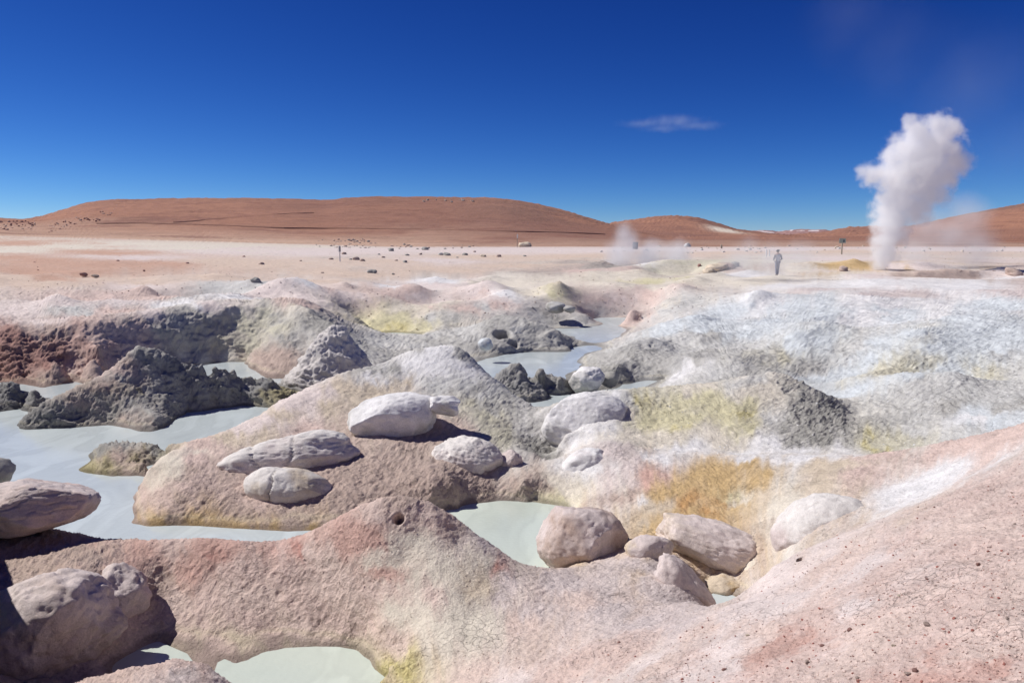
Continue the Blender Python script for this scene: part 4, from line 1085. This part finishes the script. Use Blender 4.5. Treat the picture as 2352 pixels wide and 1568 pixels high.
place_rock(1205, 567, 34, 'tan', 'big pale rock lying behind the thin signpost at the hill foot')
place_rock(1580, 567, 20, 'lgrey', 'round pale rock on the far edge of the plain past the thin steam', squash=1.3)
place_rock(854, 628, 26, 'mgrey', 'grey rock alone on the sandy plain in front of the pebbly area', squash=1.2)
place_rock(600, 608, 16, 'brown', 'lone brown rock on the smooth sandy plain before the white topped post')
place_rock(190, 633, 26, 'redbr', 'dark reddish rock at the edge of the brick red patch', squash=.8)
place_rock(195 + 22, 636, 20, 'tan', 'low tan rock beside the reddish rock on the brick red patch', squash=.7)
for u, v, w_, pal in ((898, 577, 22, 'mgrey'), (976, 574, 20, 'mgrey'), (1012, 586, 18, 'lgrey'), (1026, 587, 20, 'mgrey'), (935, 587, 13, 'mgrey'), (965, 585, 11, 'brown'), (790, 584, 14, 'brown'),
                       (832, 600, 16, 'brown'), (818, 597, 20, 'brown'), (805, 597, 9, 'mgrey'), (930, 603, 14, 'mgrey'), (910, 599, 9, 'brown'), (1068, 586, 16, 'mgrey'), (1145, 590, 14, 'brown'),
                       (1110, 590, 15, 'tan'), (1205, 589, 10, 'mgrey'), (760, 596, 12, 'brown'), (870, 585, 8, 'mgrey'), (880, 592, 9, 'brown'), (1050, 592, 7, 'mgrey'), (1090, 579, 9, 'brown'),
                       (740, 629, 12, 'brown'), (903, 630, 9, 'mgrey'), (690, 600, 8, 'brown'), (270, 600, 8, 'redbr'), (430, 606, 9, 'redbr'), (330, 622, 7, 'redbr'), (80, 604, 8, 'redbr'), (560, 590, 8, 'redbr')):
    place_rock(u, v, w_, pal, 'loose rock scattered on the sandy plain', 'loose rocks on the sandy plain')
for k in range(95):
    u = random.gauss(800, 34) if k < 70 else random.gauss(960, 70)
    v = random.uniform(550, 570) if k < 70 else random.uniform(562, 573)
    place_rock(u, v, random.uniform(3, 9), random.choice(('mgrey', 'brown', 'brown')), 'dark stone in the rubble patch behind the white topped post', 'dark rubble stones behind the white topped post')
for k in range(110):
    if k < 60:
        u, v = random.uniform(110, 270), 0; v = 523 - 34 * max(0, (u - 110) / 130) + random.uniform(-6, 14)
    else:
        u, v = random.uniform(0, 85), random.uniform(508, 530)
    place_rock(u, v, random.uniform(2.5, 8), random.choice(('redbr', 'redbr', 'brown')), 'dark reddish rock cropping out on the hill shoulder', 'dark rocks on the hill shoulder')
for k in range(16):
    place_rock(random.uniform(970, 1100), random.uniform(458, 467), random.uniform(3, 9), random.choice(('mgrey', 'brown')), 'small dark rock near the crest of the big hill', 'rocks near the hill crest')
for k in range(90):
    place_rock(random.uniform(1380, 2352), random.uniform(566, 583), random.uniform(3, 9), random.choice(('lgrey', 'tan', 'lgrey')), 'small whitish stone strewn along the far edge of the pale flat', 'whitish stones along the far edge of the flat')
for u, v, w_, pal in ((1648, 622, 56, 'tan'), (1672, 618, 44, 'brown'), (1690, 612, 30, 'mgrey'), (1630, 628, 34, 'tan')):
    place_rock(u, v, w_, pal, 'weathered tan rock in the heap near the walking person', 'heap of weathered rocks near the walking person', squash=.9)
place_rock(1607, 612, 10, 'redbr', 'tiny upright reddish rock on the yellowish crater rim', squash=1.8)
place_rock(2335, 632, 46, 'brown', 'dark broken rock at the far side of the white bank', squash=.8)
place_rock(1940, 622, 34, 'brown', 'low tan rock beside the rust stained steam vent', squash=.7)

# stones on the slope in front
rng = np.random.default_rng(5)


def region_vertices(names, dmin, dmax, count):
    rs = [NREG.index(n_) for n_ in names]
    m = np.isin(region, rs) & (Df_ > dmin) & (Df_ < dmax) & (Pd[:, 2] > 0.06)
    return rng.choice(np.nonzero(m)[0], count)


for i_ in region_vertices(['slope'], 3.4, 8.5, 55):
    me = random.choice(ROCKM)[random.choice((1, 3, 3, 4))]
    o = bpy.data.objects.new('stone', me); col.objects.link(o)
    r = random.uniform(.008, .02) * (1 + .5 * (random.random() > .9))
    o.scale = (r, r * random.uniform(.7, 1.1), r * random.uniform(.7, 1.1)); o.rotation_euler = (random.uniform(-.4, .4), random.uniform(-.4, .4), random.uniform(0, 6.28))
    o.location = Vector(Pd[i_].tolist()) + Vector((0, 0, r * .25))
    tag(o, 'small reddish stone lying on the pink slope', 'stone', 'reddish stones on the pink slope')

b_ = bmesh.new(); bmesh.ops.create_icosphere(b_, subdivisions=1, radius=1.0)
IV = np.array([x.co[:] for x in b_.verts], np.float32); IF = np.array([[x.index for x in ff.verts] for ff in b_.faces], np.int32); b_.free()


def scatter(name, label, ids, rmin, rmax, flat=.6, bright=(.85, 1.15), tint=None):
    n_ = len(ids)
    r = (rmin * (rmax / rmin) ** (rng.random(n_) ** 2.2)).astype(np.float32)
    V = IV[None] * (1 + .28 * rng.standard_normal((n_, 12, 1)).astype(np.float32).clip(-1.5, 1.5))
    V = V * np.stack([np.ones(n_), rng.uniform(.6, 1, n_), flat * rng.uniform(.6, 1.2, n_)], 1).astype(np.float32)[:, None, :]
    a_ = rng.uniform(0, 6.28, n_); ca_, sa_ = np.cos(a_), np.sin(a_)
    b2 = rng.uniform(-.5, .5, n_); cb_, sb_ = np.cos(b2), np.sin(b2)
    x, y, z = V[..., 0], V[..., 1], V[..., 2]
    x, z = x * cb_[:, None] + z * sb_[:, None], -x * sb_[:, None] + z * cb_[:, None]
    x, y = x * ca_[:, None] - y * sa_[:, None], x * sa_[:, None] + y * ca_[:, None]
    V = np.stack([x, y, z], -1) * r[:, None, None] + Pd[ids][:, None, :] + N[ids][:, None, :] * (r * .15)[:, None, None]
    # shift each stone off the sheet's own lattice
    off = (rng.random((n_, 1, 2)).astype(np.float32) - .5) * (Df_[ids] * .003)[:, None, None]
    V[..., :2] += off
    Fc = (IF[None] + (np.arange(n_) * 12)[:, None, None]).reshape(-1, 3)
    cc = rgba[ids, :3] * rng.uniform(bright[0], bright[1], (n_, 1))
    if tint is not None:
        tt = (rng.random((n_, 1)) < tint[1])
        cc = np.where(tt, lin(tint[0])[None] * rng.uniform(.8, 1.1, (n_, 1)), cc)
    cc = np.repeat(cc, 12, axis=0)
    me = tri_mesh(name, V.reshape(-1, 3), Fc, np.clip(cc, 0, 1), .3, smooth=False)
    me.materials.append(M_rock)
    o = bpy.data.objects.new(name, me); col.objects.link(o)
    return tag(o, label, 'pebbles', kind='stuff')


scatter('pebbles', 'pink and white pebbles covering the stony slope', region_vertices(['slope'], 2.8, 13, 16000), .0025, .012, tint=((176, 118, 106), .12))
scatter('pebbles', 'crumbs of crust on the rosy ridge and ochre ridge', region_vertices(['rosy_ridge', 'ochre_ridge', 'left_mound', 'boulder_mound'], 7, 20, 9000), .003, .011, flat=.35)
scatter('pebbles', 'white crust flakes on the broad white bank', region_vertices(['white_slope', 'yellow_mound'], 14, 40, 4500), .006, .026, flat=.3, bright=(.95, 1.15), tint=((238, 238, 238), .4))
scatter('pebbles', 'fine gravel strewn over the sandy plain', region_vertices(['ground'], 38, 120, 6000), .012, .06, tint=((170, 145, 130), .2))

# ------------------------------------------------------------------ tracks along the hill foot
def ribbon(name, label, path, width, height, mat):
    P3 = []
    for (u0, v0), (u1, v1) in zip(path[:-1], path[1:]):
        k_ = max(1, int(abs(u1 - u0) / 14))
        for t in range(k_):
            P3.append(surf_point(u0 + (u1 - u0) * t / k_, v0 + (v1 - v0) * t / k_))
    P3.append(surf_point(*path[-1]))
    ys = np.convolve(np.pad([p.y for p in P3], 3, mode='edge'), np.ones(7) / 7, 'valid')
    b = bmesh.new(); prev = None
    for p, y in zip(P3, ys):
        q = Vector((p.x / p.y * y, y, 0)); q.z = gz(q.x, q.y)
        rows = [b.verts.new(q + Vector((0, dy, dz))) for dy, dz in ((-width / 2, -1.0), (-width * .25, height), (width * .25, height), (width / 2, -1.0))]
        if prev:
            for i in range(3):
                b.faces.new((prev[i], rows[i], rows[i + 1], prev[i + 1]))
        prev = rows
    b.normal_update()
    me = bpy.data.meshes.new(name); b.to_mesh(me); b.free(); me.materials.append(mat)
    o = bpy.data.objects.new(name, me); col.objects.link(o)
    return tag(o, label, 'track', kind='structure')


ribbon('embankment', 'dark earth bank of a track along the foot of the big hill', [(225, 515), (300, 513), (400, 515), (560, 520), (640, 524), (784, 525), (1000, 528), (1120, 531), (1300, 535), (1390, 538)], 3.4, .22, flat_material('dark_earth', lin((142, 104, 88)).tolist(), .95, .2, .1))
ribbon('track', 'pale dirt track climbing the big hill', [(400, 513), (450, 507), (540, 500), (640, 492), (720, 488)], 4.0, .12, flat_material('pale_earth', lin((186, 140, 116)).tolist(), .95, .1, .1))

# ------------------------------------------------------------------ signposts and stakes
M_wood = flat_material('weathered_wood', (.42, .36, .27), .85, .25, 20)
M_white = flat_material('white_paint', (.75, .74, .70), .6, .08, 20)
M_slate = flat_material('slate_paint', (.09, .11, .14), .6, .1, 20)
M_green = flat_material('faded_green_paint', (.35, .40, .33), .6, .1, 20)


def box(name, size, loc, mat, parent=None, bevel=.006):
    b = bmesh.new(); bmesh.ops.create_cube(b, size=1.0)
    for v in b.verts: v.co = Vector((v.co.x * size[0], v.co.y * size[1], v.co.z * size[2]))
    bmesh.ops.bevel(b, geom=b.edges[:], offset=min(bevel, min(size) * .3), segments=1, affect='EDGES')
    me = bpy.data.meshes.new(name); b.to_mesh(me); b.free(); me.materials.append(mat)
    o = bpy.data.objects.new(name, me); col.objects.link(o)
    o.location = loc
    if parent: o.parent = parent
    return o


def empty(name, loc):
    e = bpy.data.objects.new(name, None); col.objects.link(e); e.location = loc; e.empty_display_size = .2
    return e


def signpost(u, v, vtop, label, kind):
    p = surf_point(u, v)
    h = (v - vtop) / F * p.y
    e = empty('signpost', p)
    tag(e, label, 'signpost')
    if kind == 'stake':
        box('post', (.09, .09, h + .2), (0, 0, h / 2 - .1), M_white, e)
        box('plate', (.2, .03, h * .38), (.0, -.062, h * .8), M_white, e)
        box('stripe', (.10, .02, h * .34), (.05, -.089, h * .8), M_slate, e)
    elif kind == 'wood':
        box('post', (.10, .10, h + .2), (0, 0, h / 2 - .1), M_wood, e)
        box('plate', (.16, .03, h * .3), (.04, -.067, h * .83), M_white, e)
    else:
        box('post', (.12, .10, h + .2), (0, 0, h / 2 - .1), M_wood, e)
        pl = box('plate', (.72, .03, .5), (0, -.067, h - .25), M_green, e)
        # dark emblem on the plate: a slanting patch
        b = bmesh.new()
        for x_, z_ in ((.06, -.14), (.2, -.16), (.24, .02), (.16, .14), (.08, .1)): b.verts.new((x_, -.018, z_))
        b.faces.new(b.verts); me = bpy.data.meshes.new('emblem'); b.to_mesh(me); b.free(); me.materials.append(M_slate)
        em = bpy.data.objects.new('emblem', me); col.objects.link(em); em.parent = pl
    return e


signpost(781, 601, 565, 'white topped post with a dark stripe, standing on the sandy plain', 'stake')
signpost(1188, 568, 538, 'thin wooden post with small pale plate, standing before a big pale rock', 'wood')
signpost(1933, 584, 548, 'wooden post with square greenish plate beside the steam plume', 'plate')
for u, v, vt, wd, m, lab in ((1459, 572, 556, .75, M_slate, 'broad dark upright marker board standing in thin steam'), (1657, 571, 562, .25, M_wood, 'tiny wooden marker post on the far edge of the flat'),
                             (1760, 590, 572, .12, M_white, 'thin pale stake behind the walking person'), (1767, 589, 573, .14, M_white, 'thicker pale stake behind the walking person')):
    p = surf_point(u, v); h = (v - vt) / F * p.y
    o = box('marker_post', (wd, .14, h + .3), p + Vector((0, 0, h / 2 - .15)), m, bevel=.04)
    tag(o, lab, 'marker post')

# ------------------------------------------------------------------ the walking person
def skin_mesh(name, verts, edges, radii, sub=2):
    me = bpy.data.meshes.new(name + '_skeleton'); me.from_pydata(verts, edges, [])
    o = bpy.data.objects.new(name + '_skeleton', me); col.objects.link(o)
    o.modifiers.new('skin', 'SKIN'); sl = o.modifiers.new('sub', 'SUBSURF'); sl.levels = sub; sl.render_levels = sub
    if not me.skin_vertices: me.skin_vertices.new()
    for sv, r in zip(me.skin_vertices[0].data, radii):
        sv.radius = (r, r) if isinstance(r, (int, float)) else r
        sv.use_root = False
    me.skin_vertices[0].data[0].use_root = True
    dg = bpy.context.evaluated_depsgraph_get(); dg.update()
    out = bpy.data.meshes.new_from_object(o.evaluated_get(dg)); out.name = name
    bpy.data.objects.remove(o)
    for p_ in out.polygons: p_.use_smooth = True
    return out


pp = surf_point(1785, 633)
SK = dict(pel=(0, 0, .93), waist=(0, .01, 1.06), chest=(0, .0, 1.28), neckb=(0, .02, 1.45), neck=(0, .04, 1.5), head0=(0, .06, 1.57), head=(0, .075, 1.64), crown=(0, .065, 1.71),
          shl=(-.19, .01, 1.40), ell=(-.275, -.02, 1.13), wrl=(-.2, .2, 1.06), hal=(-.15, .27, 1.07), shr=(.19, .01, 1.40), elr=(.285, -.02, 1.12), wrr=(.21, .2, 1.04), har=(.16, .27, 1.06),
          hl=(-.09, 0, .9), kl=(-.085, .03, .5), al=(-.065, -.03, .08), tl=(-.07, .12, .035), hr=(.09, 0, .9), kr=(.075, .06, .5), ar=(.035, .04, .08), tr=(.035, .2, .035))
SE = [('pel', 'waist'), ('waist', 'chest'), ('chest', 'neckb'), ('neckb', 'neck'), ('neck', 'head0'), ('head0', 'head'), ('head', 'crown'), ('neckb', 'shl'), ('shl', 'ell'), ('ell', 'wrl'), ('wrl', 'hal'),
      ('neckb', 'shr'), ('shr', 'elr'), ('elr', 'wrr'), ('wrr', 'har'), ('pel', 'hl'), ('hl', 'kl'), ('kl', 'al'), ('al', 'tl'), ('pel', 'hr'), ('hr', 'kr'), ('kr', 'ar'), ('ar', 'tr')]
SR = dict(pel=(.155, .11), waist=(.14, .10), chest=(.165, .115), neckb=(.09, .08), neck=.055, head0=.07, head=.088, crown=.06, shl=.062, ell=.044, wrl=.032, hal=.034, shr=.062, elr=.044, wrr=.032, har=.034,
          hl=.09, kl=.062, al=.042, tl=.036, hr=.09, kr=.062, ar=.042, tr=.036)
M_skin = flat_material('skin', (.42, .25, .18), .6, .05)
M_shirt = flat_material('pale_grey_knit', (.45, .46, .50), .9, .08, 40)
M_sleeve = flat_material('dark_grey_knit', (.10, .11, .14), .9, .1, 40)
M_trouser = flat_material('blue_grey_cotton', (.16, .17, .25), .9, .1, 30)
M_hair = flat_material('dark_hair', (.03, .022, .018), .7, .2, 60)
M_shoe = flat_material('dark_leather', (.06, .055, .05), .7, .1, 30)


def sub_skel(keys, edges, scale=1.0, over={}):
    ks = list(keys); ix = {k_: i for i, k_ in enumerate(ks)}
    vs = [over.get(k_, (SK.get(k_), None))[0] or SK[k_] for k_ in ks]
    rs = []
    for k_ in ks:
        r = over[k_][1] if k_ in over and over[k_][1] else SR[k_]
        rs.append(tuple(x * scale for x in r) if isinstance(r, tuple) else r * scale)
    return vs, [(ix[a], ix[b]) for a, b in edges if a in ix and b in ix], rs


pe = empty('person', pp)
pe.rotation_euler = (0, 0, R_(4))
tag(pe, 'person in pale top with dark sleeves walking away through thin steam', 'person')
v_, e_, r_ = sub_skel(SK.keys(), SE)
bm_p = bmesh.new(); bm_p.from_mesh(skin_mesh('body', v_, e_, r_))
for sx, hk in ((-1, 'hal'), (1, 'har')):     # five fingers on each hand, curled a little
    hx, hy, hz = SK[hk]
    for fi, (ox, oz, ln_) in enumerate(((-.028, .004, .05), (-.010, .008, .058), (.010, .006, .054), (.026, 0, .044), (-sx * -.036, .012, .04))):
        base = (hx + ox, hy + (.025 if fi < 4 else .0), hz + oz)
        mid = (base[0] - sx * .008 * (fi == 4), base[1] + ln_ * .6, base[2] - .006)
        tip = (mid[0], mid[1] + ln_ * .35, mid[2] - .022)
        bm_p.from_mesh(skin_mesh('finger', [(hx, hy, hz), base, mid, tip], [(0, 1), (1, 2), (2, 3)], [.012, .0095, .009, .007], 1))
# face: nose and ears
for loc, sc in (((0, .165, 1.635), (.014, .022, .02)), ((-.088, .075, 1.635), (.01, .02, .03)), ((.088, .075, 1.635), (.01, .02, .03))):
    g = bmesh.ops.create_icosphere(bm_p, subdivisions=2, radius=1.0)
    for v in g['verts']: v.co = Vector((v.co.x * sc[0] + loc[0], v.co.y * sc[1] + loc[1], v.co.z * sc[2] + loc[2]))
me = bpy.data.meshes.new('body'); bm_p.to_mesh(me); bm_p.free(); me.materials.append(M_skin)
for p_ in me.polygons: p_.use_smooth = True
ob = bpy.data.objects.new('body', me); col.objects.link(ob); ob.parent = pe


def garment(name, keys, mat, scale, over={}):
    v_, e_, r_ = sub_skel(keys, SE, scale, over)
    me = skin_mesh(name, v_, e_, r_); me.materials.append(mat)
    o = bpy.data.objects.new(name, me); col.objects.link(o); o.parent = pe
    return o


garment('shirt', ['waist', 'pel', 'chest', 'neckb', 'shl', 'shr'], M_shirt, 1.10, {'pel': ((0, 0, .92), (.165, .12)), 'shl': ((-.13, .01, 1.40), .07), 'shr': ((.13, .01, 1.40), .07)})
garment('sleeve', ['shl', 'ell', 'wrl'], M_sleeve, 1.28, {'shl': ((-.17, .01, 1.42), .06)})
garment('sleeve', ['shr', 'elr', 'wrr'], M_sleeve, 1.28, {'shr': ((.17, .01, 1.42), .06)})
garment('trousers', ['pel', 'hl', 'kl', 'al', 'hr', 'kr', 'ar'], M_trouser, 1.10, {'pel': ((0, 0, .95), (.155, .11)), 'al': ((-.065, -.03, .07), .06), 'ar': ((.035, .04, .07), .06)})
for a, t_ in (('al', 'tl'), ('ar', 'tr')):
    garment('shoe', [a, t_], M_shoe, 1.15, {a: ((SK[a][0], SK[a][1] - .02, .04), .045)})
w, f = rock_shape((.098, .108, .095), 77, sub=4, lump=.03, fine=.03)
w = w[:, :]; keepv = ~((w[:, 1] > .045) & (w[:, 2] < .03)) & (w[:, 2] > -.055)
f = f[keepv[f].all(1)]
me = tri_mesh('hair', w, f); me.materials.append(M_hair)
o = bpy.data.objects.new('hair', me); col.objects.link(o); o.parent = pe; o.location = (0, .062, 1.655)

# ------------------------------------------------------------------ steam
def steam(name, label, blobs, D, density, scale=1.0, warp=.5, contrast=1.0, soft=.6, color=(.97, .97, .98), aniso=.2, flat=1.0, cat='steam', inflate=1.4, vox=None, detail=6, depthk=1.0, step=1.0):
    """a real cloud: overlapping puffs with billowing edges inside one closed hull"""
    px = D / F
    B_ = [(pix(u, v, D + (dz if len(r) == 0 else r[0])), rr * px) for (u, v, rr, dz, *r) in [(b + (0,))[:4] for b in blobs]]
    c0 = B_[0][0].copy()
    bm = bmesh.new()
    for c, r in B_:
        g = bmesh.ops.create_icosphere(bm, subdivisions=3, radius=r * inflate)
        for v in g['verts']:
            v.co = Vector((v.co.x, v.co.y * depthk, v.co.z * flat)) + (c - c0)
    me = bpy.data.meshes.new(name); bm.to_mesh(me); bm.free()
    o = bpy.data.objects.new(name, me); col.objects.link(o)
    if len(B_) > 1:
        rm = o.modifiers.new('union', 'REMESH'); rm.mode = 'VOXEL'; rm.voxel_size = vox or min(r for _, r in B_) * .35
        dg = bpy.context.evaluated_depsgraph_get(); dg.update()
        m2 = bpy.data.meshes.new_from_object(o.evaluated_get(dg)); o.modifiers.clear(); o.data = m2; me = m2
        me.name = name
    o.location = c0
    m = bpy.data.materials.new(name); m.use_nodes = True
    nd, lk = m.node_tree.nodes, m.node_tree.links
    nd.remove(nd['Principled BSDF'])
    out = nd['Material Output']
    vol = nd.new('ShaderNodeVolumePrincipled'); vol.inputs['Color'].default_value = color + (1,); vol.inputs['Anisotropy'].default_value = aniso
    lk.new(vol.outputs[0], out.inputs['Volume'])
    tc = nd.new('ShaderNodeTexCoord')
    rmean = float(np.median([r for _, r in B_]))
    nz = nd.new('ShaderNodeTexNoise'); nz.inputs['Scale'].default_value = scale / rmean; nz.inputs['Detail'].default_value = detail; nz.inputs['Roughness'].default_value = .6
    lk.new(tc.outputs['Object'], nz.inputs['Vector'])
    last = None
    for c, r in B_:
        d = nd.new('ShaderNodeVectorMath'); d.operation = 'SUBTRACT'; d.inputs[1].default_value = c - c0
        lk.new(tc.outputs['Object'], d.inputs[0])
        sc = nd.new('ShaderNodeVectorMath'); sc.operation = 'MULTIPLY'; sc.inputs[1].default_value = (1 / r, 1 / (r * depthk), 1 / (r * flat))
        lk.new(d.outputs[0], sc.inputs[0])
        ln_ = nd.new('ShaderNodeVectorMath'); ln_.operation = 'LENGTH'; lk.new(sc.outputs[0], ln_.inputs[0])
        cur = ln_.outputs['Value']
        if last is not None:
            mn = nd.new('ShaderNodeMath'); mn.operation = 'SMOOTH_MIN'; mn.inputs[2].default_value = .25
            lk.new(last, mn.inputs[0]); lk.new(cur, mn.inputs[1]); cur = mn.outputs[0]
        last = cur
    # field = 1 - distance + warp * (noise - .5) * 2
    a1 = nd.new('ShaderNodeMath'); a1.operation = 'SUBTRACT'; a1.inputs[0].default_value = 1.0 - warp; lk.new(last, a1.inputs[1])
    a2 = nd.new('ShaderNodeMath'); a2.operation = 'MULTIPLY_ADD'; a2.inputs[1].default_value = 2 * warp; lk.new(nz.outputs['Fac'], a2.inputs[0]); lk.new(a1.outputs[0], a2.inputs[2])
    mr = nd.new('ShaderNodeMapRange'); mr.interpolation_type = 'SMOOTHSTEP'; mr.inputs[1].default_value = 0.0; mr.inputs[2].default_value = soft; mr.inputs[4].default_value = density
    lk.new(a2.outputs[0], mr.inputs[0])
    lk.new(mr.outputs[0], vol.inputs['Density'])
    m.cycles.volume_step_rate = step
    me.materials.clear(); me.materials.append(m)
    return tag(o, label, cat)


steam('steam_plume', 'tall billowing white steam plume rising from the vent', [(2022, 605, 26), (2028, 580, 36), (2036, 555, 44), (2048, 528, 50), (2052, 500, 54), (2060, 470, 58), (2108, 480, 44), (2072, 440, 62), (2130, 432, 56),
      (2062, 405, 58), (2004, 400, 34), (1980, 398, 20), (2110, 385, 70), (2168, 402, 46), (2082, 350, 54), (2150, 345, 64), (2052, 358, 34), (2196, 370, 40), (2112, 310, 46), (2166, 302, 44), (2096, 286, 28), (2188, 296, 28), (2142, 282, 28)],
      62.0, 1.7, scale=1.7, warp=.95, soft=.8, inflate=1.55, aniso=0.0, color=(.997, .997, .999), detail=8, step=.4)
steam('steam_veil', 'very faint veil of steam drifting in the sky above the plume', [(2230, 200, 190), (2330, 330, 150), (2050, 110, 150), (1950, 40, 130)], 75.0, .014, color=(.84, .94, 1.0), scale=.9, warp=.7, soft=1.6, detail=4)
steam('steam_wisp', 'thin grey steam drifting from the fumarole with a dark lip', [(1402, 606, 34), (1425, 585, 52), (1442, 564, 50), (1434, 538, 38), (1490, 590, 56), (1550, 588, 52)], 71.5, .75, scale=1.0, warp=.6, soft=1.1, detail=4)
steam('steam_veil', 'thin steam veil hanging around the walking person', [(1700, 605, 60), (1770, 600, 62), (1840, 595, 55), (1720, 570, 40)], 52.0, .42, scale=.8, warp=.5, soft=1.2, detail=4)
steam('steam_veil', 'pale steam veil drifting beside the tall plume in front of the far hill', [(2100, 570, 70), (2180, 540, 80), (2220, 490, 70), (2250, 580, 70), (2130, 520, 70)], 66.0, .38, scale=.8, warp=.5, soft=1.3, detail=4)
steam('steam_wisp', 'faint mist rising from the pool under the yellow grey crater wall', [(470, 828, 30), (530, 822, 34), (420, 815, 26)], 26.8, .22, scale=1.0, warp=.5, soft=1.2, detail=4)
steam('steam_wisp', 'faint mist over the grey hollow at the foot of the white bank', [(1480, 860, 40), (1560, 840, 48), (1640, 850, 50), (1720, 840, 46)], 22.3, .3, scale=1.0, warp=.5, soft=1.2, detail=4)
steam('steam_wisp', 'faint mist drifting over the pale ground above the crater wall', [(215, 715, 40), (270, 705, 44), (330, 715, 38)], 31.0, .3, scale=1.0, warp=.5, soft=1.2, detail=4)
steam('cloud', 'small thin wisp of white cloud high over the plain', [(1480, 284, 70), (1550, 280, 90), (1600, 288, 70), (1520, 296, 60)], 9000.0, .0015, scale=2.6, warp=.9, soft=1.9, flat=.17, color=(.84, .94, 1.0), cat='cloud', vox=60.0, detail=5)
